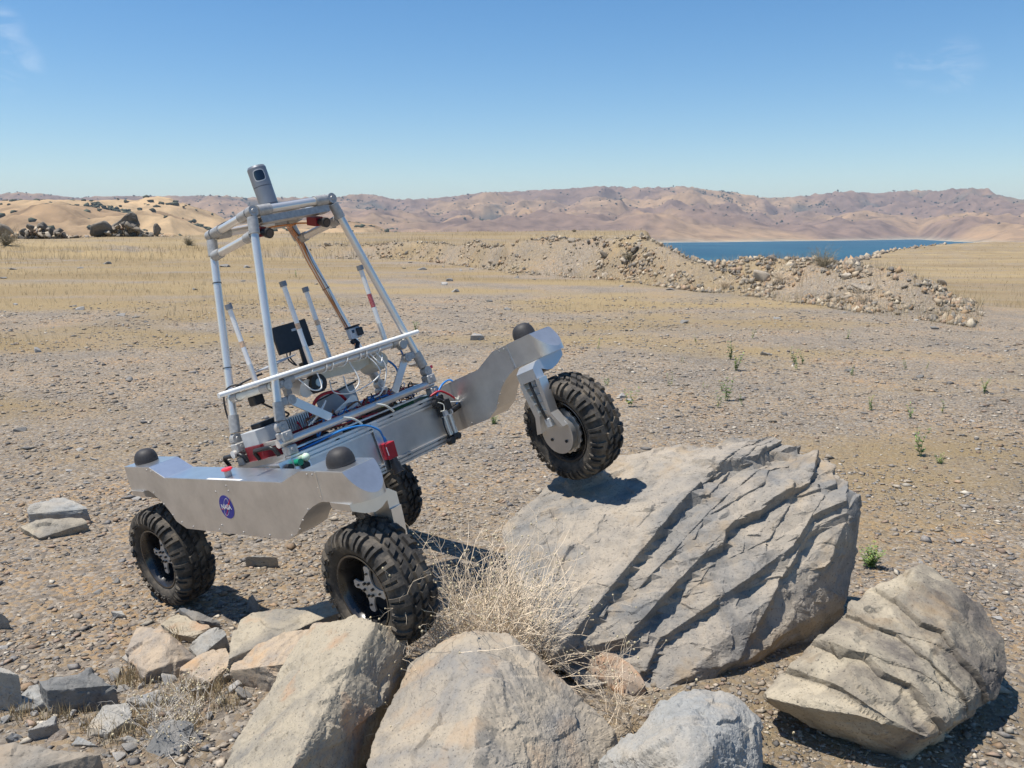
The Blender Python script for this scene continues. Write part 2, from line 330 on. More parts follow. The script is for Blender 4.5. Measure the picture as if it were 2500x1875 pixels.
# ---------------------------------------------------------------- ground height
_raz = [-40,-14,-6.1,-.2,5.8,11.6,21.2,27.7,34]; _rb = [66,62,57,39.5,36,29.7,23.9,21.2,20.5]
_haz = [-40,-14,-6,0,5,8.5,9.6,11,12.5,15,18.4,21,22.6,25.1,26.5,28.5]; _hh = [.3,.5,1.0,1.25,1.5,1.63,1.3,.85,.68,.85,1.02,.9,.74,.47,.15,0]
def berm_s(x, y):
    az = np.degrees(np.arctan2(x, y)); r = np.hypot(x, y); return r-np.interp(az, _raz, _rb), az, r
def ground_h(x, y, detail=True):
    x = np.asarray(x, float); y = np.asarray(y, float)
    s, az, r = berm_s(x, y); H = np.interp(az, _haz, _hh)
    P = np.stack([x, y, np.zeros_like(x)], -1).reshape(-1, 3)
    wob = pn(P*0.25+3).reshape(x.shape)
    H = H*(1+0.28*pn(P*0.21+31).reshape(x.shape)*(np.abs(az) < 40))
    top = np.interp(az, [-30,-20,-14,0,8], [1.0,1.1,1.35,1.5,1.62])
    plat = top*sstep(35, 92, r) - 60*sstep(108, 330, r)
    valley = 0.1-0.075*(r-28)-30*sstep(90, 300, r)
    field = np.interp(r, [20,30,35,60,150,280,410,460,560], [0,-.35,-.7,-1.5,-3.0,-3.3,-3.7,-30,-60])+0.25*sstep(60,200,r)*wob
    azb = np.interp(r, [30,60,150,200,280,400,450], [19.3,19.6,20.9,22,24,27.2,29])
    mF = sstep(azb-1.2, azb+.5, az); mP = 1-sstep(8.4, 10.2, az)
    back = mP*plat+(1-mP)*(mF*field+(1-mF)*valley)
    b = sstep(3.3, 10, s)
    z = np.where(s < 0, 0, (1-b)*H*sstep(0, 3.4, s)+b*back)
    # low rubble heap beyond the bank, seen against the lake
    for (hx, hy, hr, hz) in ((19.5, 57, 5.0, 1.1), (14.2, 52, 4.5, .8)):
        z = z+hz*np.exp(-((x-hx)**2+(y-hy)**2)/hr**2)
    out = np.abs(az) > 45
    z = np.where(out, -60*sstep(108, 330, r), z)
    mound = 0.10*np.exp(-((x+.75)**2/0.5+(y-3.35)**2/0.22))+0.05*np.exp(-((x-.9)**2/1.2+(y-3.9)**2/.5))
    z = z+mound
    if detail:
        n1 = fbm(P*0.9, 4).reshape(x.shape); n2 = fbm(P*0.09+5, 3).reshape(x.shape)
        bank = sstep(-1.5, 1.0, s)*(1-sstep(6, 12, s))
        z = z+0.016*n1+0.05*n2*sstep(8, 30, r)+0.16*n1*bank*sstep(0.05, .5, H)+0.10*n2*sstep(45, 90, r)
    return z
def gh(x, y): return float(ground_h(np.array([x]), np.array([y]))[0])
def sight_hit(u, v, r0, r1, n=500):
    d = ray(u, v); t = np.linspace(r0, r1, n)/math.hypot(d[0], d[1]); P = np.array([0,0,CAM_Z])+d[None]*t[:,None]
    i = np.nonzero(P[:,2] < ground_h(P[:,0], P[:,1])+.02)[0]; return P[i[0]] if len(i) else None

def polar_grid(azs, rs, closed=False):
    A, Rr = np.meshgrid(np.radians(azs), rs); X = Rr*np.sin(A); Y = Rr*np.cos(A)
    nr, na = A.shape; idx = np.arange(nr*na).reshape(nr, na)
    if closed: idx = np.concatenate([idx, idx[:, :1]], 1)
    F = np.stack([idx[:-1,:-1], idx[:-1,1:], idx[1:,1:], idx[1:,:-1]], -1).reshape(-1, 4)
    return X.ravel(), Y.ravel(), F[:, ::-1]
azs = np.concatenate([np.linspace(-36, 36, 500), np.linspace(39, 321, 70)])
rs = np.exp(np.linspace(math.log(0.5), math.log(560), 370))
gx, gy, gF = polar_grid(azs, rs, True); gz = ground_h(gx, gy)
gx = np.append(gx, 0); gy = np.append(gy, 0); gz = np.append(gz, 0)
gs, gaz, gr = berm_s(gx, gy); gP = np.stack([gx, gy, 0*gx], -1)
# cover: how much dry grass / bare rubble grows on each spot (0..1)
def cover(x, y):
    s, az, r = berm_s(x, y); P = np.stack([x, y, 0*x], -1)
    n = fbm(P*np.array([.16,.28,1])+2, 4)
    g = sstep(8, 34, r)*0.42+0.17+0.88*n
    g = g+0.30*sstep(14, 45, r)*sstep(-6, -18, az)-0.12*sstep(16, 5, r)
    g = np.where(s > 8, 0.72+0.45*n, g); bank = sstep(-1.0, 1.5, s)*(1-sstep(5, 9, s))*(az > -13); g = g*(1-bank)+bank*(0.45+0.5*n)
    return np.clip(g, 0, 1)
cov = cover(gx, gy)
def mat_ground():
    m, ns, ln, p = mat_new('gravel_soil'); g = N(ns, 'ShaderNodeNewGeometry'); at = N(ns, 'ShaderNodeAttribute', attribute_name='cover')
    big = N(ns, 'ShaderNodeTexNoise', Scale=0.55, Detail=8.0, Roughness=0.6); med = N(ns, 'ShaderNodeTexNoise', Scale=5.0, Detail=8.0, Roughness=0.7); fin = N(ns, 'ShaderNodeTexNoise', Scale=42.0, Detail=6.0, Roughness=0.75)
    vo = N(ns, 'ShaderNodeTexVoronoi', Scale=40.0); vo2 = N(ns, 'ShaderNodeTexVoronoi', Scale=75.0)
    for q in (big, med, fin, vo, vo2): ln.new(g.outputs['Position'], q.inputs['Vector'])
    r1 = ramp(ns, [(0.36, (0.235,0.188,0.138)), (0.52, (0.335,0.253,0.165)), (0.66, (0.41,0.27,0.145))]); ln.new(big.outputs['Fac'], r1.inputs['Fac'])
    r2 = ramp(ns, [(0.30, (0.60,0.60,0.60)), (0.5, (1,1,1)), (0.72, (1.3,1.27,1.22))]); ln.new(med.outputs['Fac'], r2.inputs['Fac'])
    mu = N(ns, 'ShaderNodeMix', data_type='RGBA', blend_type='MULTIPLY'); mu.inputs['Factor'].default_value = 0.8; ln.new(r1.outputs['Color'], mu.inputs['A']); ln.new(r2.outputs['Color'], mu.inputs['B'])
    # individual stones as a colour cell pattern
    hs = N(ns, 'ShaderNodeSeparateColor'); ln.new(vo.outputs['Color'], hs.inputs['Color'])
    rs_ = ramp(ns, [(0.0, (0.115,0.108,0.10)), (0.45, (0.23,0.205,0.178)), (0.8, (0.34,0.30,0.25)), (1.0, (0.46,0.41,0.34))]); ln.new(hs.outputs['Red'], rs_.inputs['Fac'])
    sel = ramp(ns, [(0.34, (0,0,0)), (0.40, (1,1,1))]); ln.new(hs.outputs['Green'], sel.inputs['Fac'])
    m2 = N(ns, 'ShaderNodeMix', data_type='RGBA'); fm = N(ns, 'ShaderNodeMath', operation='MULTIPLY'); fm.inputs[1].default_value = 0.72; ln.new(sel.outputs['Color'], fm.inputs[0])
    ln.new(fm.outputs['Value'], m2.inputs['Factor']); ln.new(mu.outputs['Result'], m2.inputs['A']); ln.new(rs_.outputs['Color'], m2.inputs['B'])
    # dry grass
    gr0 = ramp(ns, [(0.3, (0.235,0.168,0.085)), (0.5, (0.345,0.257,0.138)), (0.7, (0.43,0.33,0.185))]); ln.new(fin.outputs['Fac'], gr0.inputs['Fac'])
    mp_ = N(ns, 'ShaderNodeMapping'); mp_.inputs['Scale'].default_value = (0.02, 0.06, 1); stn = N(ns, 'ShaderNodeTexNoise', Scale=1.0, Detail=7.0, Roughness=0.6); ln.new(g.outputs['Position'], mp_.inputs['Vector']); ln.new(mp_.outputs['Vector'], stn.inputs['Vector'])
    str_ = ramp(ns, [(0.35, (0.72,0.70,0.68)), (0.65, (1.12,1.12,1.10))]); ln.new(stn.outputs['Fac'], str_.inputs['Fac'])
    gr_ = N(ns, 'ShaderNodeMix', data_type='RGBA', blend_type='MULTIPLY'); gr_.inputs['Factor'].default_value = 1.0; ln.new(gr0.outputs['Color'], gr_.inputs['A']); ln.new(str_.outputs['Color'], gr_.inputs['B'])
    addc = N(ns, 'ShaderNodeMath', operation='ADD'); ln.new(at.outputs['Fac'], addc.inputs[0]); mm = N(ns, 'ShaderNodeMath', operation='MULTIPLY_ADD'); mm.inputs[1].default_value = 0.9; mm.inputs[2].default_value = -0.45
    ln.new(med.outputs['Fac'], mm.inputs[0]); ln.new(mm.outputs['Value'], addc.inputs[1])
    rg = ramp(ns, [(0.28, (0,0,0)), (0.85, (0.92,0.92,0.92))]); ln.new(addc.outputs['Value'], rg.inputs['Fac'])
    m3 = N(ns, 'ShaderNodeMix', data_type='RGBA'); ln.new(rg.outputs['Color'], m3.inputs['Factor']); ln.new(m2.outputs['Result'], m3.inputs['A']); ln.new(gr_.outputs['Result'], m3.inputs['B'])
    ln.new(m3.outputs['Result'], p.inputs['Base Color']); p.inputs['Roughness'].default_value = 0.95; p.inputs['Specular IOR Level'].default_value = 0.15
    hsum = N(ns, 'ShaderNodeMath', operation='MULTIPLY_ADD'); hsum.inputs[1].default_value = 0.7; ln.new(vo.outputs['Distance'], hsum.inputs[0]); ln.new(fin.outputs['Fac'], hsum.inputs[2])
    bp = N(ns, 'ShaderNodeBump', Strength=0.9, Distance=0.02, invert=True); ln.new(hsum.outputs['Value'], bp.inputs['Height']); ln.new(bp.outputs['Normal'], p.inputs['Normal'])
    return m
ctr = len(gx)-1; na = len(azs); fan = np.array([[ctr, i, (i+1) % na, (i+1) % na] for i in range(na)])
ground = np_obj('ground', np.stack([gx, gy, gz], -1), gF, mat_ground(), smooth=True, attrs={'cover': ('FLOAT', cov)})
tag(ground, 'flat gravelly plain with dry grass patches, rising to a rubble bank', None, None, 'structure')

# ---------------------------------------------------------------- lake
LAKE_Z = -45.0
lx, ly, lF = polar_grid(np.linspace(-50, 60, 60), np.exp(np.linspace(math.log(200), math.log(7000), 60)))
def mat_water():
    m, ns, ln, p = mat_new('lake_water'); g = N(ns, 'ShaderNodeNewGeometry')
    mp = N(ns, 'ShaderNodeMapping'); mp.inputs['Scale'].default_value = (0.05, 0.02, 1); n = N(ns, 'ShaderNodeTexNoise', Scale=1.0, Detail=9.0, Roughness=0.75)
    n2 = N(ns, 'ShaderNodeTexNoise', Scale=0.004, Detail=5.0)
    ln.new(g.outputs['Position'], mp.inputs['Vector']); ln.new(mp.outputs['Vector'], n.inputs['Vector']); ln.new(g.outputs['Position'], n2.inputs['Vector'])
    r = ramp(ns, [(0.35, (0.012,0.075,0.125)), (0.65, (0.028,0.115,0.165))]); ln.new(n2.outputs['Fac'], r.inputs['Fac']); ln.new(r.outputs['Color'], p.inputs['Base Color'])
    p.inputs['Roughness'].default_value = 0.45; p.inputs['Specular IOR Level'].default_value = 0.25; p.inputs['IOR'].default_value = 1.33
    b = N(ns, 'ShaderNodeBump', Strength=1.0, Distance=6.0); ln.new(n.outputs['Fac'], b.inputs['Height']); ln.new(b.outputs['Normal'], p.inputs['Normal'])
    return m
lake = np_obj('lake', np.stack([lx, ly, 0*lx+LAKE_Z], -1), lF, mat_water(), smooth=True)
tag(lake, 'deep blue reservoir below the plain', None, None, 'structure')

# ---------------------------------------------------------------- hills
def px_az(u): return math.degrees(math.atan((u-1250)/F_PX))
def px_el(v): return (555.4-v)/F_PX
SK_FAR = [(-200,490),(0,490),(75,482),(98,485),(127,484.5),(180,490),(214,492.6),(249,489),(341,487),(492,485),(555,483.6),(616,488),(700,487),(835,485.6),(857,480),(887,478),(922,479),(952,485.6),(961,489),(1031,488.6),(1074,485.6),(1117,481),(1182,472.5),(1248,471),(1313,467),(1378,464.7),(1443,459.5),(1473,458.7),(1530,461.7),(1605,462.6),(1657,460),(1692,464),(1722,470),(1779,475),(1822,483),(1861,488),(1887,488),(1931,485.6),(1974,482),(2017,477),(2061,475.6),(2117,481),(2169,477),(2213,475),(2269,477),(2300,474),(2343,472.5),(2386,475.6),(2408,485.6),(2451,496),(2500,498.6),(2750,505)]
SK_GOLD = [(-200,500),(0,502),(69,499),(139,497),(266,497),(310,494.6),(356,496),(373,490),(405,487),(431,490),(451,499),(492,510),(535,522),(564,538),(600,546),(700,538),(827,540),(866,542),(918,548),(944,559),(980,572),(1010,590)]
def mat_hill(name, scale):
    m, ns, ln, p = mat_new(name); a = N(ns, 'ShaderNodeAttribute', attribute_name='col'); g = N(ns, 'ShaderNodeNewGeometry')
    n = N(ns, 'ShaderNodeTexNoise', Scale=scale, Detail=8.0, Roughness=0.65); ln.new(g.outputs['Position'], n.inputs['Vector'])
    r = ramp(ns, [(0.32, (0.60,0.60,0.62)), (0.5, (1,1,1)), (0.68, (1.32,1.27,1.2))]); ln.new(n.outputs['Fac'], r.inputs['Fac'])
    mu = N(ns, 'ShaderNodeMix', data_type='RGBA', blend_type='MULTIPLY'); mu.inputs['Factor'].default_value = 1.0
    ln.new(a.outputs['Color'], mu.inputs['A']); ln.new(r.outputs['Color'], mu.inputs['B']); ln.new(mu.outputs['Result'], p.inputs['Base Color']); p.inputs['Roughness'].default_value = 1.0; p.inputs['Specular IOR Level'].default_value = 0.0
    return m
def make_hills(name, sky_px, az0, az1, na, nr, r_of, depth, crest_t, feat, relief, seed, E_pts, mat):
    azs = np.linspace(az0, az1, na); tt = np.linspace(0, 1.25, nr); sh = r_of(azs)
    T_, A = np.meshgrid(tt, np.radians(azs), indexing='ij'); Rr = sh[None, :]+T_*depth
    X = Rr*np.sin(A); Y = Rr*np.cos(A); P = np.stack([X.ravel()/feat, Y.ravel()/feat, np.full(X.size, seed*1.0)], -1)
    wp = np.stack([pn(P*0.7+3), pn(P*0.7+8), 0*P[:,0]], -1)
    rd = (ridged(P+0.45*wp, 4)+.32*(ridged(P*3.3+0.3*wp+30, 3)-.55)).reshape(X.shape); lo = fbm(P*0.35+2, 3).reshape(X.shape)
    base = np.interp(T_, *E_pts)
    crest_el = np.interp(azs, [px_az(u) for u, v in sky_px], [px_el(v) for u, v in sky_px])
    Zc = crest_el*(sh+depth*crest_t)-LAKE_Z+CAM_Z            # crest height over the lake
    rl = relief*(1-.62*sstep(.5*crest_t, crest_t, T_))
    Z = LAKE_Z+Zc[None, :]*base*np.clip(1+rl*(rd-0.55)+0.30*lo, 0.12, 2)*(0.25+0.75*sstep(0, .15, T_))-3*(T_ < 0.001)+0.16*np.mean(Zc)*np.maximum(ridged(P*2.1+20, 3).reshape(X.shape)-.35, 0)*sstep(.02,.12,T_)*(1-sstep(.4,.65,T_))
    for it in range(4):                                      # let the highest sight line in each direction meet the measured skyline
        el = (Z-CAM_Z)/Rr; mxe = el.max(0); d = crest_el-mxe; kk = np.exp(-.5*(np.arange(-24,25)/4.0)**2); d = np.convolve(np.pad(d, 24, mode='edge'), kk/kk.sum(), 'valid')
        Z = Z+d[None, :]*Rr*sstep(0.15, crest_t*0.9, T_)
    o = (Z, X, Y, T_, rd, azs, Rr)
    idx = np.arange(X.size).reshape(X.shape)
    F = np.stack([idx[:-1,:-1], idx[:-1,1:], idx[1:,1:], idx[1:,:-1]], -1).reshape(-1, 4)[:, ::-1]
    return o, F
far, farF = make_hills('far', SK_FAR, -38, 38, 820, 190, lambda a: np.interp(a, [-40,9,13,20,22,24.3,26.2,29,40], [2700,2850,2980,3450,3650,3950,3350,2900,2800]), 3200, 0.86, 800, 1.30, 3, ([0,.04,.18,.4,.6,.86,1.0,1.25],[0,.05,.22,.38,.55,1.0,.9,.5]), None)
Z, X, Y, T_, rd, fa, Rr = far
hn = fbm(np.stack([X.ravel()/900, Y.ravel()/900, 0*X.ravel()], -1), 4).reshape(X.shape); hn2 = fbm(np.stack([X.ravel()/260, Y.ravel()/260, 0*X.ravel()+4], -1), 4).reshape(X.shape)
gul = np.clip((0.62-rd)*1.6, 0, 1)
c_gold = np.array([0.335,0.225,0.135]); c_pink = np.array([0.215,0.148,0.112]); c_scrub = np.array([0.10,0.095,0.08]); c_shore = np.array([0.36,0.33,0.25])
k = sstep(-.3, .5, hn+.3*hn2)[..., None]; C = c_pink*(1-k)+c_gold*k
scr = (sstep(.2, .75, gul+0.5*hn2+0.3*hn)*sstep(.18,.5,T_)*0.85)[..., None]; C = C*(1-scr)+c_scrub*scr
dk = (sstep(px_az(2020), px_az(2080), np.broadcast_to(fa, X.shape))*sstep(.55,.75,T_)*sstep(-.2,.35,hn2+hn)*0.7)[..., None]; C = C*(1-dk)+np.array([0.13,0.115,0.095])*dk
shz = (1-sstep(.0, .07, T_))[..., None]*0.8; C = C*(1-shz)+c_shore*shz
bright = (1-sstep(0.0, .012, T_))[..., None]; C = C*(1-bright)+np.array([0.52,0.46,0.36])*bright
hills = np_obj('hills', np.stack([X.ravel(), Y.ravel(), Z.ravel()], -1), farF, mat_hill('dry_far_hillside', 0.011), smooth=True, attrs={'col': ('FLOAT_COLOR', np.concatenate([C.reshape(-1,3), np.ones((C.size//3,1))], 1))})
tag(hills, 'dry brown hills along the far shore of the reservoir', None, None, 'structure')
gold, goldF = make_hills('gold', SK_GOLD, -38, -6.4, 420, 150, lambda a: np.interp(a, [-40,-20,-6], [520,560,620]), 1150, 0.8, 300, 0.75, 9, ([0,.1,.3,.5,.8,1.0,1.25],[0,.12,.35,.6,1.0,.85,.4]), None)
Zg, Xg, Yg, Tg, rg_, ga, Rg = gold
g1 = fbm(np.stack([Xg.ravel()/300, Yg.ravel()/300, 0*Xg.ravel()], -1), 4).reshape(Xg.shape); k = sstep(-.4,.5,g1)[..., None]
Cg = np.array([0.31,0.215,0.13])*(1-k)+np.array([0.44,0.315,0.185])*k
hills2 = np_obj('golden_hills', np.stack([Xg.ravel(), Yg.ravel(), Zg.ravel()], -1), goldF, mat_hill('golden_grass_hillside', 0.02), smooth=True, attrs={'col': ('FLOAT_COLOR', np.concatenate([Cg.reshape(-1,3), np.ones((Cg.size//3,1))], 1))})
tag(hills2, 'smooth golden grass hills at the left behind the plain', None, None, 'structure')

# ---------------------------------------------------------------- scattered low-poly shapes joined into one mesh (uncountable stuff)
def blob_variants(n, k, seed, sub=0):
    out = []
    for i in range(n):
        bm = bmesh.new()
        if sub: bmesh.ops.create_icosphere(bm, subdivisions=sub, radius=1)
        else: bmesh.ops.create_icosphere(bm, subdivisions=1, radius=1)
        r_ = np.random.default_rng(seed+i); V = np.array([v.co for v in bm.verts]); V *= (1+k*r_.normal(size=(len(V),1))); V += 0.12*r_.normal(size=V.shape)
        bm.verts.index_update(); F = np.array([[v.index for v in f.verts] for f in bm.faces]); bm.free(); out.append((V, F))
    return out
def octa_variants(n, seed):
    V0 = np.array([[1,0,0],[-1,0,0],[0,1,0],[0,-1,0],[0,0,1],[0,0,-1]], float); F = np.array([[4,0,2],[4,2,1],[4,1,3],[4,3,0],[5,2,0],[5,1,2],[5,3,1],[5,0,3]])
    out = []
    for i in range(n):
        r_ = np.random.default_rng(seed+i); V = V0*(1+.35*r_.uniform(-1,1,size=(6,1)))+.3*r_.uniform(-1,1,size=(6,3)); out.append((V, F))
    return out
def scatter(name, variants, pos, scl, mat, cols, seed, flat=None, tilt=0.4):
    r_ = np.random.default_rng(seed); n = len(pos); vi = r_.integers(0, len(variants), n); VV = []; FF = []; CC = []; b = 0
    a = r_.uniform(0, 2*np.pi, n); tx = r_.normal(0, tilt, n); ca, sa, ct, st = np.cos(a), np.sin(a), np.cos(tx), np.sin(tx)
    Rm = np.zeros((n,3,3)); Rm[:,0,0]=ca; Rm[:,0,1]=-sa*ct; Rm[:,0,2]=sa*st; Rm[:,1,0]=sa; Rm[:,1,1]=ca*ct; Rm[:,1,2]=-ca*st; Rm[:,2,1]=st; Rm[:,2,2]=ct
    for i, (V, F) in enumerate(variants):
        sel = np.nonzero(vi == i)[0]
        if len(sel) == 0: continue
        W = V[None]*scl[sel][:,None,:]; W = np.einsum('nij,nkj->nki', Rm[sel], W)+pos[sel][:,None,:]
        VV.append(W.reshape(-1,3)); FF.append((F[None]+(np.arange(len(sel))*len(V))[:,None,None]+b).reshape(-1,3)); CC.append(np.repeat(cols[sel], len(V), 0)); b += len(sel)*len(V)
    C = np.concatenate(CC); return np_obj(name, np.concatenate(VV), np.concatenate(FF), mat, attrs={'col': ('FLOAT_COLOR', np.concatenate([C, np.ones((len(C),1))], 1))})
# oaks on the hillsides: dark clumps in the gullies, single trees on the slopes
def hill_trees(Z, X, Y, T_, rd, Rr, n, tmin, size, seed):
    r_ = np.random.default_rng(seed); nz2 = fbm(np.stack([X.ravel()/230, Y.ravel()/230, 0*X.ravel()+7], -1), 4).reshape(X.shape)
    w = np.clip(0.75-rd, 0, 1)**2.2*sstep(.0, .6, nz2)+0.004; w = w*sstep(tmin, tmin+.2, T_)*(T_ < 1.0)*Rr
    idx = r_.choice(X.size, n, p=(w/w.sum()).ravel()); P = np.stack([X.ravel()[idx], Y.ravel()[idx], Z.ravel()[idx]], -1); P[:, :2] += r_.normal(0, size*0.9, (n,2))
    s = size*r_.uniform(.55, 1.25, (n,1)); S = np.concatenate([s*r_.uniform(.8,1.5,(n,1)), s*r_.uniform(.8,1.3,(n,1)), s*r_.uniform(.55,.9,(n,1))], 1); P[:,2] += S[:,2]*.45
    return P, S, np.array([0.075,0.085,0.055])*r_.uniform(.6,1.35,(n,1))
bl = blob_variants(6, .14, 50)
P1, S1, C1 = hill_trees(Z, X, Y, T_, rd, Rr, 10000, .14, 5.8, 21); P2, S2, C2 = hill_trees(Zg, Xg, Yg, Tg, rg_, Rg, 900, .12, 3.4, 22)
o = scatter('far_oak_scrub', octa_variants(8, 70), P1, S1, M['tree'], C1, 5, tilt=0.1); tag(o, 'dark oak scrub dotting the far hillsides', None, None, 'stuff')
o = scatter('hillside_oak_scrub', bl, P2, S2, M['tree'], C2, 6, tilt=0.1); tag(o, 'dark oak scrub scattered over the golden hills', None, None, 'stuff')

# ---------------------------------------------------------------- haze: the air over the whole view
hz = MB(); hz.box((-9500, -600, -63), (9500, 9500, 330)); haze = hz.build('haze', bpy.data.materials.new('haze_air'), smooth=None)
hm = haze.data.materials[0]; hm.use_nodes = True; hm.node_tree.nodes.clear()
ho = hm.node_tree.nodes.new('ShaderNodeOutputMaterial'); hv = hm.node_tree.nodes.new('ShaderNodeVolumePrincipled')
hv.inputs['Color'].default_value = (0.70, 0.83, 1.0, 1); hv.inputs['Density'].default_value = 7.0e-5; hv.inputs['Anisotropy'].default_value = 0.1
hm.node_tree.links.new(hv.outputs['Volume'], ho.inputs['Volume'])
tag(haze, 'thin blue haze in the air', None, None, 'stuff')
# ---------------------------------------------------------------- rover
BR = Matrix(((0.71735,0.62269,-0.31253),(-0.63588,0.76846,0.07156),(0.28472,0.1474,0.94721))).to_4x4()   # columns: forward, left, up
rover = empty('rover'); rover.matrix_world = Matrix.Translation((-0.8746, 4.5225, CAM_Z-1.0711)) @ BR
tag(rover, 'four-wheeled silver aluminium rover with a tube mast, one front wheel up on the big boulder', 'rover')
YO, YI = 0.755, 0.5912; ZT, ZM, ZB, ZH = 0.0896, 0.036, -0.2286, -0.0359; XJ = 0.9337; XF, XR = 0.8775, -0.8237; ZW = -0.4238; YW = 0.683; DIFF = 0.1257
def beam_local(side): return Matrix.Rotation(-DIFF*side, 4, 'Y')
def arc(cx, cz, p, q, n=9):
    a0 = math.atan2(p[1]-cz, p[0]-cx); a1 = math.atan2(q[1]-cz, q[0]-cx); r0 = math.hypot(p[0]-cx, p[1]-cz); r1 = math.hypot(q[0]-cx, q[1]-cz)
    while a1-a0 > math.pi: a1 -= 2*math.pi
    while a1-a0 < -math.pi: a1 += 2*math.pi
    return [(cx+(r0+(r1-r0)*i/n)*math.cos(a0+(a1-a0)*i/n), cz+(r0+(r1-r0)*i/n)*math.sin(a0+(a1-a0)*i/n)) for i in range(1, n)]
front_arch = arc(XF, ZW, (.7631, ZH), (.5165, -.1932)); rear_arch = arc(XR, ZW, (-.5165, -.1932), (-.71, ZH))
OUTL = [(-.9007, ZT), (-.6349, ZT), (-.501, ZM), (.501, ZM), (.6535, ZT), (.765, ZT), (.765, ZH)]+front_arch+[(.5165,-.1932),(.4321,ZB),(-.4321,ZB),(-.5165,-.1932)]+rear_arch+[(-.71,ZH),(-.9007,ZH)]
def logo(parent, y):
    b = MB(); n = 40; R0 = .0575; cx, cz = .006, -.094
    def P(dx, dz, k): return Vector((cx+dx, y-k*.0006, cz+dz))
    b.mi = 0; b.add([P(0,0,1)]+[P(R0*math.cos(2*math.pi*i/n), R0*math.sin(2*math.pi*i/n), 1) for i in range(n)], [(0, 1+(i+1) % n, 1+i) for i in range(n)])
    b.add([P(R0*math.cos(2*math.pi*i/n), R0*math.sin(2*math.pi*i/n), j) for j in (0,1) for i in range(n)], [(i, n+i, n+(i+1) % n, (i+1) % n) for i in range(n)])
    b.mi = 2                                                   # thin white orbit and stars
    th = math.radians(-28)
    for i in range(n):
        t0, t1 = 2*math.pi*i/n, 2*math.pi*(i+1)/n; q = []
        for t, k in ((t0,.97),(t0,1.03),(t1,1.03),(t1,.97)):
            ex, ez = .047*k*math.sin(t), .021*k*math.cos(t); q.append(P(ez*math.cos(th)-ex*math.sin(th), ez*math.sin(th)+ex*math.cos(th), 2))
        b.add(q, [(0,1,2,3)])
    for i in range(16):
        a = random.uniform(0, 6.28); r_ = random.uniform(.012, .052); x, z = r_*math.cos(a), r_*math.sin(a); s = .0009
        b.add([P(x-s,z,2),P(x,z-s,2),P(x+s,z,2),P(x,z+s,2)], [(0,1,2,3)])
    b.mi = 1                                                   # red swept wing
    def strip(pts):
        for (a, c) in zip(pts[:-1], pts[1:]): b.add([P(*a[0],3),P(*a[1],3),P(*c[1],3),P(*c[0],3)], [(0,1,2,3)])
    strip([((-.060,-.012),(-.060,-.010)),((-.035,-.014),(-.034,-.011)),((.0,-.004),(.001,.004)),((.028,.013),(.028,.022)),((.052,.045),(.0525,.047))])
    strip([((-.024,-.046),(-.021,-.047)),((-.012,-.030),(-.008,-.030)),((.008,-.008),(.016,-.006)),((.030,.010),(.036,.016)),((.052,.045),(.0525,.047))])
    b.mi = 2                                                   # letters
    cu = bpy.data.curves.new('lettering', 'FONT'); cu.body = 'NASA'; cu.size = 0.034; cu.align_x = 'CENTER'; cu.align_y = 'CENTER'; cu.offset = 0.0007; cu.space_character = 0.93
    to = bpy.data.objects.new('lettering', cu); COL.objects.link(to); bpy.context.view_layer.update()
    me = bpy.data.meshes.new_from_object(to); b.add([P(v.co.x, v.co.y, 4) for v in me.vertices], [tuple(p.vertices) for p in me.polygons])
    bpy.data.objects.remove(to); bpy.data.curves.remove(cu); bpy.data.meshes.remove(me)
    o = b.build('round_logo', [M['logo_blue'], M['logo_red'], M['logo_white']], parent, smooth=None); o['label'] = 'round blue logo with white letters NASA and a red swoosh'
def screws(parent, pts, y, s, mat):
    b = MB()
    for x, z in pts: b.cyl((x, y, z), (x, y+s*.003, z), .0044, .0036, 8)
    b.build('screws', mat, parent, smooth=None)['kind'] = 'stuff'
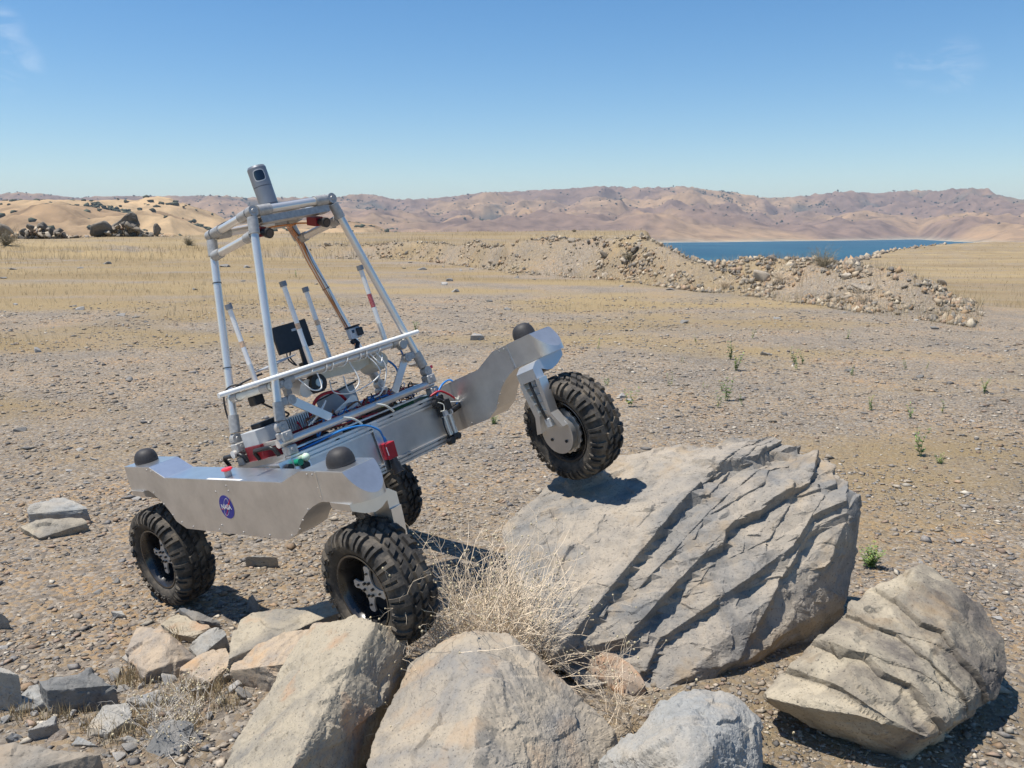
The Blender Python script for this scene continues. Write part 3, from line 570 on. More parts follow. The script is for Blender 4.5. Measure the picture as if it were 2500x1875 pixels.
def make_beam(side):
    s = side; b = MB(); b.prism(OUTL, s*YI if s > 0 else s*YO, s*YO if s > 0 else s*YI, 'y'); beam = b.build('side_beam', M['sheet'], rover, smooth=0.3); beam.matrix_local = beam_local(s)
    ym = s*(YO+YI)/2
    # cover plates on the top, butted over the shell
    for nm, x0, z0, x1, z1 in (('rear_cover',-.9,ZT,-.637,ZT), ('slope_cover',-.634,ZT,-.503,ZM), ('top_cover',-.500,ZM,.500,ZM), ('slope_cover',.503,ZM,.652,ZT), ('front_cover',.655,ZT,.762,ZT)):
        dx, dz = x1-x0, z1-z0; L = math.hypot(dx, dz); nx, nz_ = -dz/L*.0025, dx/L*.0025
        MB().prism([(x0,z0+.0004),(x1,z1+.0004),(x1+nx,z1+nz_),(x0+nx,z0+nz_)], ym-.0805, ym+.0805, 'y').build(nm, M['sheet_top'], beam, smooth=None)
    # steering housings
    hb = bmesh.new(); R0 = (YO-YI)/2+.002; pts = [(.7631, ym-R0), (XJ, ym-R0)]+[(XJ+R0*math.sin(t), ym-R0*math.cos(t)) for t in np.linspace(0, math.pi, 21)[1:-1]]+[(XJ, ym+R0), (.7631, ym+R0)]
    lo = [hb.verts.new((x, y, ZH-.002)) for x, y in pts]; hi = [hb.verts.new((x, y, ZT+.002)) for x, y in pts]; n = len(pts)
    hb.faces.new(lo[::-1]); hb.faces.new(hi)
    for i in range(n): hb.faces.new((lo[i], lo[(i+1) % n], hi[(i+1) % n], hi[i]))
    p0 = Vector((XJ+.004, ym, ZT+.002)); nrm = Vector((ZT-ZH-.012, 0, R0)).normalized()
    geo = hb.verts[:]+hb.edges[:]+hb.faces[:]; res = bmesh.ops.bisect_plane(hb, geom=geo, plane_co=p0, plane_no=nrm, clear_outer=True)
    bmesh.ops.holes_fill(hb, edges=hb.edges[:], sides=0); bmesh.ops.recalc_face_normals(hb, faces=hb.faces[:])
    me = bpy.data.meshes.new('steering_housing'); hb.to_mesh(me); hb.free(); me.materials.append(M['sheet']); me.polygons.foreach_set('use_smooth', np.ones(len(me.polygons), bool)); me.set_sharp_from_angle(angle=0.35)
    hs = link(bpy.data.objects.new('steering_housing', me), beam)
    MB().box((.7631, ym-R0+.003, ZT+.0024), (XJ+.001, ym+R0-.003, ZT+.0044)).build('housing_cover', M['sheet_top'], beam, smooth=None)
    MB().box((.7570, s*YO if s < 0 else s*YI-.004, ZH-.001), (.7650, s*YO-.004 if s < 0 else s*YI, ZT)).build('seam_strip', M['sheet_top'], beam, smooth=None)
    for x, dz in ((.832, .0046), (-.808, .0026)):
        d = MB(); prof = [(0.001,.070),(.018,.0690),(.034,.0635),(.046,.053),(.054,.039),(.0585,.022),(.0595,.010),(.058,0)]
        d.lathe([(r, -h) for r, h in prof], Matrix.Translation((x, ym, ZT+dz)) @ Matrix.Rotation(-math.pi/2, 4, 'X'), 32); d.build('domed_cap', M['dome'], beam, smooth=0.9)
    yo = s*YO if s < 0 else s*YI-.0; sg = -1
    screws(beam, [(.545,-.170),(.585,-.128),(.64,-.077),(.47,-.205),(.30,-.214),(.09,-.214),(-.12,-.214),(-.36,-.214),(-.46,-.196),(-.53,-.160),(-.59,-.105),(-.66,-.045),(-.62,.070),(-.66,.078),(.70,.078),(.735,.078),(.752,.02),(.752,-.02),(-.05,-.02),(.055,.012),(.062,-.012),(-.085,-.19)], yo+sg*.0002, sg, M['cast'])
    if s < 0:
        logo(beam, -YO-.0008)
        e = MB(); e.cyl((.012,-.705,ZM+.0026),(.012,-.705,ZM+.030),.0165,.0165,20); e.build('button_base', M['grey'], beam)
        e = MB(); e.cyl((.012,-.705,ZM+.030),(.012,-.705,ZM+.036),.019,.027,24); e.cyl((.012,-.705,ZM+.036),(.012,-.705,ZM+.043),.027,.023,24); e.build('stop_button', M['red_bright'], beam)
        MB().box((-.108,-.753,ZM+.0026),(.18,-.738,ZM+.0036)).build('white_tape', M['white'], beam, smooth=None)
    return beam
beams = {s: make_beam(s) for s in (-1, 1)}

# --- wheels
RT = 0.2746; HW = 0.104
def tyre_profile():
    # (radius, y) across the carcass from inner bead to outer bead
    half = [(.160,.070),(.168,.083),(.185,.094),(.207,.100),(.228,.098),(.244,.090),(.2545,.074),(.259,.045),(.2605,.0)]
    return [(r, -y) for r, y in half]+[(r, y) for r, y in half[-2::-1]]
def tyre_mesh():
    b = MB(); pr = tyre_profile(); inner = [(.160,.070),(.150,.055),(.150,-.055),(.160,-.070)]; b.lathe(pr+inner, None, 72)
    P = np.array(pr); seg = np.r_[0, np.cumsum(np.hypot(*np.diff(P, axis=0).T))]; mid = seg[len(pr)//2]
    def surf(s_, th, h):
        r = np.interp(mid+s_, seg, P[:,0]); y = np.interp(mid+s_, seg, P[:,1]); e = .004
        dr = np.interp(mid+s_+e, seg, P[:,0])-np.interp(mid+s_-e, seg, P[:,0]); dy = np.interp(mid+s_+e, seg, P[:,1])-np.interp(mid+s_-e, seg, P[:,1]); L = math.hypot(dr, dy)
        r += h*dy/L; y -= h*dr/L
        return Vector((r*math.cos(th), y, r*math.sin(th)))
    def lug(s0, s1, t0, t1, h, skew=0.0, ns=3, taper=.86):
        # raised block over [s0,s1] x [t0,t1]
        V = []; tm = (t0+t1)/2; sm = (s0+s1)/2
        for lvl, hh in ((0,-.004),(1,h)):
            k = 1 if lvl == 0 else taper
            for i in range(ns+1):
                s_ = sm+(s0+(s1-s0)*i/ns-sm)*(k if ns < 3 else (1 if lvl == 0 else .95)); sk = skew*(i/ns-.5)
                for t in (t0, t1): V.append(surf(s_, tm+(t-tm)*k+sk, hh))
        m = 2*(ns+1); F = []
        for i in range(ns):
            a = 2*i; F += [(m+a, m+a+1, m+a+3, m+a+2), (a, m+a, m+a+2, a+2), (a+1, a+3, m+a+3, m+a+1)]
        F += [(0,1,m+1,m), (m-2, 2*m-2, 2*m-1, m-1)]
        b.add(V, F)
    n = 20; dt = 2*math.pi/n; H = .0145
    for i in range(n):
        for sd in (1, -1):
            t = i*dt+(0 if sd > 0 else dt/2)
            # shoulder lug: two bars joined like a U that wrap over the shoulder
            for off in (-.20, .15): lug(sd*.050, sd*.128, t+(off-.09)*dt, t+(off+.11)*dt, H, 0.0, 4)
            lug(sd*.050, sd*.075, t-.30*dt, t+.26*dt, H, 0.0, 1)
            lug(sd*.118, sd*.136, t-.28*dt, t+.24*dt, .006, 0.0, 1)
            # inner blocks
            lug(sd*.006, sd*.040, t+.18*dt, t+.62*dt, H, sd*.25*dt, 1)
            lug(sd*.006, sd*.030, t+.70*dt, t+.98*dt, H*.92, sd*.15*dt, 1)
    return b
def rim_mesh():
    b = MB(); b.lathe([(.150,-.060),(.1605,-.074),(.166,-.080),(.1655,-.086),(.157,-.085),(.150,-.076),(.140,-.055),(.136,-.02),(.134,.02),(.10,.022),(.060,.020),(.058,.032),(.001,.032)], None, 48)
    b.lathe([(.001,.020),(.058,.020),(.060,.012),(.10,.014),(.130,.014),(.134,.030),(.140,.055),(.150,.076),(.157,.085),(.1655,.086),(.166,.080),(.1605,.074),(.150,.060)], None, 48)
    b.cyl((.118,-.030,-.048),(.118,-.062,-.048),.006,.0045,8)
    return b
def star_mesh():
    b = MB(); pts = []
    for k in range(4):
        a0 = k*math.pi/2
        for da, r in ((-.80,.040),(-.42,.050),(-.24,.066),(-.20,.094),(-.10,.102),(.10,.102),(.20,.094),(.24,.066),(.42,.050)): pts.append((r*math.cos(a0+da), r*math.sin(a0+da)))
    b.prism(pts, -.048, -.040, 'y'); return b
def bolts_mesh():
    b = MB()
    for k in range(6): a = k*math.pi/3+.3; b.cyl((.030*math.cos(a),-.0405,.030*math.sin(a)),(.030*math.cos(a),-.060,.030*math.sin(a)),.0062,.0062,6)
    for k in range(4): a = k*math.pi/2; b.cyl((.070*math.cos(a),-.0405,.070*math.sin(a)),(.070*math.cos(a),-.056,.070*math.sin(a)),.005,.005,6)
    return b
def hub_mesh():
    b = MB(); b.cyl((0,.018,0),(0,.062,0),.075,.075,32); prof = []
    n = 36                                    # castellated disc on the inner side
    V = []; F = []
    for y in (.062,.072):
        for i in range(n*2):
            a = math.pi*i/n; r = .122 if (i//2) % 2 == 0 else .116; V.append((r*math.cos(a), y, r*math.sin(a)))
    m = n*2; F = [(i,(i+1) % m, m+(i+1) % m, m+i) for i in range(m)]+[tuple(range(m-1,-1,-1)), tuple(range(m, 2*m))]
    b.add(V, F); b.cyl((0,.072,0),(0,.088,0),.088,.088,36); return b
tm, rm, sm_, bm_, hm_ = tyre_mesh(), rim_mesh(), star_mesh(), bolts_mesh(), hub_mesh()
def arm_meshes():
    """steering arm in wheel coordinates (origin at the wheel centre, inner side = +y)"""
    top = ZH-.0025-ZW
    out = {}
    b = MB(); prof = [(-.085,top-.008),(-.085,top-.035),(-.03,top-.062),(.02,top-.076),(.055,top-.070),(.098,top-.045),(.098,top-.006),(.15,top-.012),(.155,top-.075)]
    b.prism([(-.080,top),(-.075,top-.030),(-.02,top-.060),(.03,top-.074),(.064,top-.068),(.098,top-.050),(.098,top-.09),(.152,top-.09),(.152,top-.035),(.118,top-.008),(.095,top-.002),(.06,top)], -.066, .070, 'x'); out['arm_yoke'] = b
    # two side rails with a web between, tapering down to the hub plate
    b = MB(); zt = top-.0905
    for sx in (-1, 1):
        b.prism([(sx*.064-.015, zt),(sx*.064+.015, zt),(sx*.052+.015,.115),(sx*.092+.014,.03),(sx*.086-.016,.03),(sx*.046-.012,.115)], .098, .152, 'y')
    b.prism([(-.05, zt),(.05, zt),(.04,.10),(.06,.05),(-.06,.05),(-.04,.10)], .102, .120, 'y')
    for z in (.12, .165, .21, .25): b.prism([(-.045,z),(.045,z+.016),(.045,z+.022),(-.045,z+.006)], .1202, .140, 'y')
    out['arm_rail'] = b
    b = MB(); pts = [(.107*math.cos(t), .107*math.sin(t)) for t in np.linspace(math.radians(150), math.radians(390), 30)]; b.prism(pts, .0885, .118, 'y'); out['hub_cover'] = b
    b = MB(); b.tube([(.0, .128, zt+.03),(.012,.140,zt+.005),(.008,.146,zt-.03),(.004,.146,.15),(.0,.142,.085)], .0075, 8); out['arm_cable'] = b
    b = MB(); b.box((-.018,.1182,.045),(.016,.148,.092),None,.003); out['cable_connector'] = b
    b = MB(); b.cyl((.05,.1182,-.02),(.05,.124,-.02),.008,.008,8); b.cyl((-.045,.1182,-.05),(-.045,.124,-.05),.008,.008,8); out['cover_bolts'] = b
    return out
arm = arm_meshes(); first = {}
def put(key, builder, mat, parent, mtx=None, smooth=0.5, name=None):
    nm = name or key
    if key not in first:
        o = builder.build(nm, mat, parent, smooth=smooth); first[key] = o.data
    else: o = link(bpy.data.objects.new(nm, first[key]), parent)
    if mtx is not None: o.matrix_local = mtx
    return o
SPIN = {'RR':.25,'FR':.15,'FL':.4,'RL':1.1}
for key, side, xw, st in (('RR',-1,XR,-.014),('FR',-1,XF,-.066),('FL',1,XF,-.126),('RL',1,XR,.06)):
    Mw = beam_local(side) @ Matrix.Translation((xw, side*YW, ZW)) @ Matrix.Rotation(st, 4, 'Z')
    if side > 0: Mw = Mw @ Matrix.Rotation(math.pi, 4, 'Z')        # outer face (-y) points away on the far side
    wheel = put('wheel', rim_mesh(), M['rim'], rover, Mw @ Matrix.Rotation(SPIN[key], 4, 'Y'), 0.6)
    put('tyre', tm, M['tyre'], wheel, None, 0.5); put('hub_star', sm_, M['star'], wheel, None, 0.4); put('hub_bolts', bm_, M['rim'], wheel)['kind'] = 'stuff'; put('hub_disc', hm_, M['mill'], wheel, None, 0.5)
    yoke = put('arm_yoke', arm['arm_yoke'], M['mill'], rover, Mw, 0.35, 'steering_arm')
    for k, mt in (('arm_rail','mill'),('hub_cover','mill'),('arm_cable','black'),('cable_connector','lightgrey'),('cover_bolts','black')):
        o = put(k, arm[k], M[mt], yoke, None, 0.4)
        if k == 'cover_bolts': o['kind'] = 'stuff'

# --- chassis box between the beams
XP = .235
ch = MB(); ch.box((-.235,-.498,-.215),(XP-.012,.498,.012)); chassis = ch.build('chassis', M['sheet'], rover, smooth=None)
MB().box((XP-.0118,-.497,-.186),(XP-.006,.497,-.014)).build('front_panel', M['sheet'], chassis, smooth=None)
def extrusion(z0, z1):
    b = MB(); h = z1-z0
    for k0, k1, x in ((0,.20,XP+.004),(.20,.36,XP-.010),(.36,.64,XP+.004),(.64,.80,XP-.010),(.80,1,XP+.004)): b.box((XP-.040,-.5,z0+h*k0),(x,.5,z0+h*k1+(.0 if k1 == 1 else .0)))
    return b
extrusion(-.0135,.036).build('top_extrusion', M['tube'], chassis, smooth=None); extrusion(-.232,-.1865).build('bottom_extrusion', M['tube'], chassis, smooth=None)
b = MB(); [b.box((XP-.0098, y, z),(XP-.006+.0095, y+.012, z+.006)) for y, z in ((-.30,.004),(-.22,.018),(-.02,.004),(.06,.004),(.14,.018),(.27,.004),(.36,.018),(.42,.004),(.10,-.214),(.17,-.200),(.31,-.214),(.40,-.200),(-.10,-.214))]; b.build('slot_nuts', M['black'], chassis, smooth=None)['kind'] = 'stuff'
MB().box((-.235,-.498,.0125),(XP-.041,.498,.020)).build('deck', M['lightgrey'], chassis, smooth=None)
for y0, y1 in ((-.5,-.47),(.47,.5)): MB().box((-.235,y0,.0202),(XP-.045,y1,.046)).build('deck_rail', M['sheet_top'], chassis, smooth=None)
for s in (-1, 1): MB().cyl((0,s*.4985,-.05),(0,s*(YI-.0005),-.05),.055,.055,24).build('pivot_shaft', M['mill'], rover)
# handles
for xa, xb in ((-.33,-.15),(-.04,.132)):
    MB().tube([(xa,-.49,.047),(xa,-.505,.085),(xa+.018,-.512,.098),(xb-.018,-.512,.098),(xb,-.505,.085),(xb,-.49,.047)], .0105, 10).build('grab_handle', M['black'], rover, 0.8)
# control box at the near front corner
cb = MB(); cb.box((.15,-.575,-.062),(XP+.006,-.502,.026)); cb.box((XP+.0045,-.502,-.058),(XP+.012,-.415,.022)); cbox = cb.build('control_box', M['sheet_top'], rover, smooth=None)
def knob(y, z, r, l, mat, nm, par, x=XP+.012): return MB().cyl((x,y,z),(x+l,y,z),r,r*.94,18).build(nm, mat, par)
knob(-.486,-.004,.017,.03,M['green'],'green_button',cbox); knob(-.536,-.010,.018,.026,M['black'],'rotary_knob',cbox,XP+.006); knob(-.452,-.030,.02,.02,M['black'],'rotary_knob',cbox)
MB().ball((XP+.030,-.443,.006),.0205).build('indicator_lamp', M['mint'], cbox, 1.0)
# front red camera on its bracket
MB().box((XP+.0045,-.005,-.225),(XP+.0085,.034,.03)).build('camera_bracket', M['sheet_top'], rover, smooth=None)
Rc = Matrix.Translation((XP+.030, .034,-.128)) @ Matrix.Rotation(.08, 4, 'Y') @ Matrix.Scale(.88, 4)
rc = MB().box((-.021,-.030,-.050),(.024,.034,.045), Rc, .002).build('red_camera', M['red'], rover, smooth=None)
MB().cyl((XP+.032,.036,-.176),(XP+.036,.036,-.200),.022,.022,16).cyl((XP+.036,.036,-.200),(XP+.043,.036,-.240),.026,.026,18).cyl((XP+.043,.036,-.240),(XP+.046,.036,-.252),.030,.030,18).build('lens', M['black'], rc)
MB().box((XP+.0545,.000,-.150),(XP+.0555,.004,-.105)).build('lens_marking', M['white'], rc, smooth=None)
def cable(pts, r, mat, parent=rover, name='cable', n=6, sub=6):
    P = [Vector(p) for p in pts]; out = []
    for i in range(len(P)-1):
        p0 = P[max(i-1,0)]; p1 = P[i]; p2 = P[i+1]; p3 = P[min(i+2,len(P)-1)]
        for k in range(sub):
            t = k/sub; out.append(0.5*((2*p1)+(p2-p0)*t+(2*p0-5*p1+4*p2-p3)*t*t+(3*p1-p0-3*p2+p3)*t**3))
    out.append(P[-1]); return MB().tube(out, r, n).build(name, M[mat], parent, 1.2)
cable([(XP+.03,.03,-.075),(XP+.035,.02,-.05),(XP+.045,.0,-.01),(XP+.03,-.06,.035),(XP+.012,-.18,.055),(XP-.02,-.34,.045),(.15,-.45,.035)], .0055, 'blue')
MB().cyl((XP+.03,.03,-.080),(XP+.033,.026,-.058),.009,.007,10).build('cable_plug', M['blue'], rc)
# cluster of valves, knobs and bottles at the far front corner
cl = MB(); cl.box((XP+.0045,.455,-.09),(XP+.035,.505,.03),None,.004); cl.box((XP+.036,.47,-.06),(XP+.062,.515,.0),None,.003); cluster = cl.build('valve_cluster', M['black'], rover, smooth=None)
for y in (.468,.508): MB().cyl((XP+.028,y,-.195),(XP+.028,y,-.085),.016,.016,16).build('steel_bottle', M['mill'], cluster)
for y, z, r in ((.452,-.222,.023),(.505,-.212,.021),(.480,-.205,.014)): MB().cyl((XP+.020,y,z),(XP+.052,y,z),r,r*.85,16).build('round_knob', M['black'], cluster)
MB().cyl((XP+.03,.52,-.075),(XP+.036,.60,-.062),.018,.018,16).cyl((XP+.0362,.602,-.0617),(XP+.038,.63,-.057),.021,.019,16).build('black_sensor', M['black'], cluster)
MB().cyl((XP+.0305,.514,-.076),(XP+.031,.522,-.0745),.0185,.0185,16).build('white_ring', M['white'], cluster)
MB().cyl((XP+.03,.43,-.005),(XP+.058,.43,-.005),.024,.022,16).build('round_knob', M['black'], cluster)
MB().box((XP+.04,.452,-.085),(XP+.058,.478,-.055)).build('grey_fitting', M['lightgrey'], cluster, smooth=None)
cable([(XP+.02,.47,.03),(XP+.03,.52,.075),(XP+.02,.60,.085),(XP+.02,.635,.04),(XP+.03,.625,-.03),(XP+.04,.57,-.05)], .0055, 'blue', cluster)
cable([(XP+.0,.44,.04),(XP+.03,.49,.05),(XP+.04,.54,.015),(XP+.04,.575,-.02)], .006, 'red', cluster); cable([(XP+.04,.572,-.016),(XP+.042,.61,-.045)], .0065, 'cream', cluster)
cable([(XP+.042,.612,-.047),(XP+.05,.65,-.08),(XP+.05,.665,-.095)], .006, 'brown', cluster); cable([(XP+.02,.44,.03),(XP+.05,.47,-.0),(XP+.055,.50,-.04)], .007, 'black', cluster)
cable([(XP+.06,.428,.0),(XP+.07,.45,-.02),(XP+.068,.445,-.05),(XP+.06,.425,-.05)], .0028, 'cream', cluster); cable([(XP+.03,.45,-.09),(XP+.04,.435,-.14),(XP+.035,.445,-.2)], .0045, 'black', cluster)
cable([(XP+.05,.50,-.02),(XP+.055,.56,-.035),(XP+.045,.60,-.048)], .003, 'white', cluster)
MB().box((XP-.01,.50,.045),(XP+.0,.56,.06), Matrix.Rotation(.25,4,'X')).build('red_clip', M['red_bright'], cluster, smooth=None)

# --- mast frame
XB, XBk, XT, XTk = .2207, -.1935, .2206, -.171; YB, YT = .485, .2416; ZBj, ZTj = .1745, 1.179
tri = {'front': (XB, XT), 'rear': (XBk, XTk)}
def leg_pt(row, s, z): k = (z-ZBj)/(ZTj-ZBj); x0, x1 = tri[row]; return Vector((x0+(x1-x0)*k, s*(YB+(YT-YB)*k), z))
def disc_x(b, p, r, w): b.cyl(p-Vector((w,0,0)), p+Vector((w,0,0)), r, r, 18)
for row in ('front','rear'):
    for s in (-1, 1):
        p0, p1 = leg_pt(row, s, ZBj), leg_pt(row, s, ZTj); d = (p1-p0).normalized()
        leg = MB().cyl(p0+d*.06, p1-d*.05, .0200, .0200, 18).build('mast_leg', M['tube'], rover, 0.7)
        MB().cyl(p0+d*.030, p0+d*.118, .0262, .0262, 18).build('lower_socket', M['cast'], leg, 0.7); MB().cyl(p1-d*.108, p1-d*.028, .0262, .0262, 18).build('upper_socket', M['cast'], leg, 0.7)
        b = MB(); disc_x(b, p0, .027, .020); b.cyl(p0+Vector((.0201,0,0)), p0+Vector((.0235,0,0)), .012, .010, 12); b.build('pivot_knuckle', M['cast'], leg)
        b = MB(); disc_x(b, p1, .027, .020); b.cyl(p1+Vector((.0201,0,0)), p1+Vector((.0235,0,0)), .012, .010, 12); b.build('pivot_knuckle', M['cast'], leg)
        b = MB(); c = p0+Vector((0,0,-.045)); b.box((c.x-.028,c.y-.030,c.z-.026),(c.x+.030,c.y+.030,c.z+.024),None,.006); b.cyl((c.x+.0301,c.y,c.z+.003),(c.x+.033,c.y,c.z+.003),.010,.009,12); b.build('rail_clamp', M['cast'], leg, None)
        b = MB(); c = p0+Vector((0,s*-.003,-.112)); b.box((c.x-.026,c.y-.026,c.z-.025),(c.x+.028,c.y+.028,c.z+.020),None,.005); b.cyl((c.x+.0281,c.y,c.z),(c.x+.031,c.y,c.z),.010,.009,12); b.build('foot_clamp', M['cast'], leg, None)
for x, nm in ((XB,'front'), (XBk,'rear')): MB().cyl((x,-.532,.105),(x,.50,.105),.0195,.0195,18).build('base_rail', M['tube'], rover, 0.7)
for s in (-1, 1): MB().box((XBk+.021,s*.455-.014,.096),(XB-.021,s*.455+.014,.118)).build('base_side_bar', M['tube'], rover, smooth=None)
# flat mounting plate edge seen above the front rail
MB().box((.150,-.45,.052),(.186,.45,.060)).build('deck_channel', M['sheet_top'], rover, smooth=None)
# top square
for x in (XT, XTk):
    bar = MB().cyl((x,-YT+.075,ZTj),(x,YT-.075,ZTj),.0215,.0215,18).build('top_bar', M['tube'], rover, 0.7)
    for s in (-1, 1): MB().cyl((x,s*(YT-.030),ZTj),(x,s*(YT-.105),ZTj),.0275,.0275,18).build('bar_socket', M['cast'], bar, 0.7)
for s in (-1, 1):
    bar = MB().cyl((XTk+.07,s*YT,ZTj),(XT-.07,s*YT,ZTj),.020,.020,18).build('top_side_bar', M['tube'], rover, 0.7)
    for x0, x1 in ((XTk+.03,XTk+.10),(XT-.03,XT-.10)): MB().cyl((x0,s*YT,ZTj),(x1,s*YT,ZTj),.026,.026,16).build('bar_socket', M['cast'], bar, 0.7)
    a, c = leg_pt('rear', s, 1.072), leg_pt('front', s, 1.072)
    br = MB().cyl(a+Vector((.03,0,0)), c-Vector((.03,0,0)), .0205, .0205, 18).build('mast_brace', M['tube'], rover, 0.7)
    for p, q in ((a+Vector((.012,0,0)), a+Vector((.075,0,0))), (c-Vector((.012,0,0)), c-Vector((.075,0,0)))): MB().cyl(p, q, .027, .025, 16).build('brace_socket', M['cast'], br, 0.7)
MB().box((-.15,-.20,1.2005),(.195,.20,1.2085)).build('top_plate', M['sheet'], rover, smooth=None)
ch2 = MB(); ch2.box((.17,-.205,1.118),(.228,.212,1.124)); ch2.box((.17,-.205,1.1245),(.175,.212,1.155)); ch2.box((.223,-.205,1.1245),(.228,.212,1.152)); ch2.build('camera_channel', M['cast'], rover, smooth=None)
for yc in (.150,-.200):
    Mc = Matrix.Translation((.165, yc, 1.092)) @ Matrix.Rotation(.38, 4, 'Y')
    c = MB().box((-.045,-.024,-.022),(.030,.024,.022),Mc,.002).build('mast_camera', M['red_dark'], rover, smooth=None)
    MB().cyl((.0302,0,0),(.060,0,0),.0165,.0165,18,True,Mc).cyl((.0602,0,0),(.085,0,0),.024,.025,20,True,Mc).build('lens', M['black'], c); MB().cyl((.0852,0,0),(.0862,0,0),.018,.018,18,True,Mc).build('lens_glass', M['glass_dark'], c)
# spinning laser scanner
ld = MB(); ld.cyl((.02,.015,1.245),(.02,.015,1.335),.0475,.0475,36); lidar = ld.build('lidar', M['lidar'], rover)
MB().cyl((.02,.015,1.2087),(.02,.015,1.2448),.046,.0475,36).build('lidar_base', M['lidar_dark'], lidar)
MB().cyl((.02,.015,1.337),(.02,.015,1.432),.0480,.0480,36).cyl((.02,.015,1.432),(.02,.015,1.442),.0480,.043,36).build('lidar_head', M['lidar'], lidar)
wn = MB(); wdir = math.atan2(-.636, .5); 
def wp(t, z, r): return Vector((.02+r*math.cos(t), .015+r*math.sin(t), z))
tw0 = -0.56
def win(rad, hw, hh, nm, mat):
    m_ = MB(); V = []; F = []; n = 20
    for i in range(n+1):
        c = -1+2*i/n; e = hh*max(0, 1-abs(c)**3.2)**(1/3.2)
        V += [wp(tw0+hw*c, 1.389-e, rad), wp(tw0+hw*c, 1.389+e, rad)]
    F = [(2*i, 2*i+2, 2*i+3, 2*i+1) for i in range(n)]; m_.add(V, F); m_.build(nm, mat, lidar, 1.0)
win(.0484, .66, .031, 'window_surround', M['lightgrey']); win(.0487, .57, .026, 'lidar_window', M['glass_dark'])
cable([(-.02,-.02,1.235),(-.06,-.10,1.225),(-.11,-.17,1.222),(-.15,-.22,1.205),(-.165,-.235,1.19)], .0045, 'black')
for s_, off in ((-.012,'orange'),(.0,'orange'),(.012,'orange'),(.020,'brown')):
    cable([(.10,.05+s_,1.105),(-.02,.12+s_,1.125),(-.12,.20+s_,1.12),(-.145,.25+s_,1.05)]+[tuple(leg_pt('rear',1,z)+Vector((.016,-.022+s_*.7+.005*math.sin(z*9+s_*300),0))) for z in (.95,.8,.65,.5,.35,.25)], .0031, off)
cable([(.12,-.16,1.10),(.08,-.06,1.118),(.10,.05,1.11)], .0042, 'orange'); cable([(.125,.14,1.095),(.06,.10,1.118),(-.02,.12,1.118)], .0042, 'orange')
cable([tuple(leg_pt('rear',1,1.0)+Vector((.03,-.01,0))), tuple(leg_pt('rear',1,.92)+Vector((.04,-.025,0))), tuple(leg_pt('rear',1,.84)+Vector((.04,-.02,0))), tuple(leg_pt('rear',1,.77)+Vector((.03,-.005,0)))], .002, 'brown')
for row, s, z in (('rear',-1,.94),('rear',-1,.52),('rear',1,.78)):
    p = leg_pt(row,s,z); d = (leg_pt(row,s,z+.1)-p).normalized(); MB().cyl(p-d*.002, p+d*.002, .0225,.0225,16).build('cable_tie', M['black'], rover)

# --- shelf, light bar and what is mounted on it
MB().box((-.19,-.46,.397),(.225,.44,.402)).build('sensor_shelf', M['plate'], rover, smooth=None)
MB().cyl((.247,-.745,.405),(.247,.497,.393),.0115,.0115,14).build('white_tube_light', M['white'], rover, 0.9)
mb_ = MB().cyl((.2,-.345,.373),(.2,.375,.373),.0175,.0175,16).build('shelf_rail', M['tube'], rover, 0.7)
for y0, y1 in ((-.385,-.325),(.33,.40)): MB().cyl((.2,y0,.373),(.2,y1,.373),.0245,.0245,16).build('rail_socket', M['cast'], mb_)
for y in (-.41,.41):
    b = MB(); b.box((.196,y-.018,.345),(.232,y+.018,.381),None,.004); b.cyl((.2321,y,.363),(.2345,y,.363),.009,.009,12); b.cyl((.20,y*.93,.352),(.236,y*.93,.352),.024,.024,16); b.build('swivel_clamp', M['cast'], mb_, None)
    b = MB(); b.box((.196,y*1.04-.02,.262),(.232,y*1.04+.02,.302),None,.004); b.cyl((.20,y*.945,.280),(.236,y*.945,.280),.024,.024,16); b.cyl((.2361,y*.945,.280),(.2385,y*.945,.280),.010,.010,12); b.build('swivel_clamp', M['cast'], mb_, None)
for s, pa, pb in ((-1,(-.385,.284),(-.195,.130)), (1,(.388,.284),(.238,.130))):
    dx, dz = pb[0]-pa[0], pb[1]-pa[1]; L = math.hypot(dx,dz); nx, nz_ = -dz/L*.021, dx/L*.021
    MB().prism([(pa[0]+nx,pa[1]+nz_),(pb[0]+nx,pb[1]+nz_),(pb[0]-nx,pb[1]-nz_),(pa[0]-nx,pa[1]-nz_)], .205, .212, 'x').prism([(pa[0]+nx,pa[1]+nz_),(pb[0]+nx,pb[1]+nz_),(pb[0]+nx*.8,pb[1]+nz_*.8),(pa[0]+nx*.8,pa[1]+nz_*.8)], .185, .2048, 'x').build('diagonal_brace', M['tube'], rover, smooth=None)
tb = MB().cyl((-.17,-.432,.368),(.19,-.432,.368),.019,.019,16).build('shelf_side_rail', M['cream'], rover, 0.7)
for x0, x1 in ((-.205,-.12),(.10,.17)): MB().cyl((x0,-.432,.368),(x1,-.432,.368),.0245,.0245,16).build('rail_socket', M['cast'], tb)
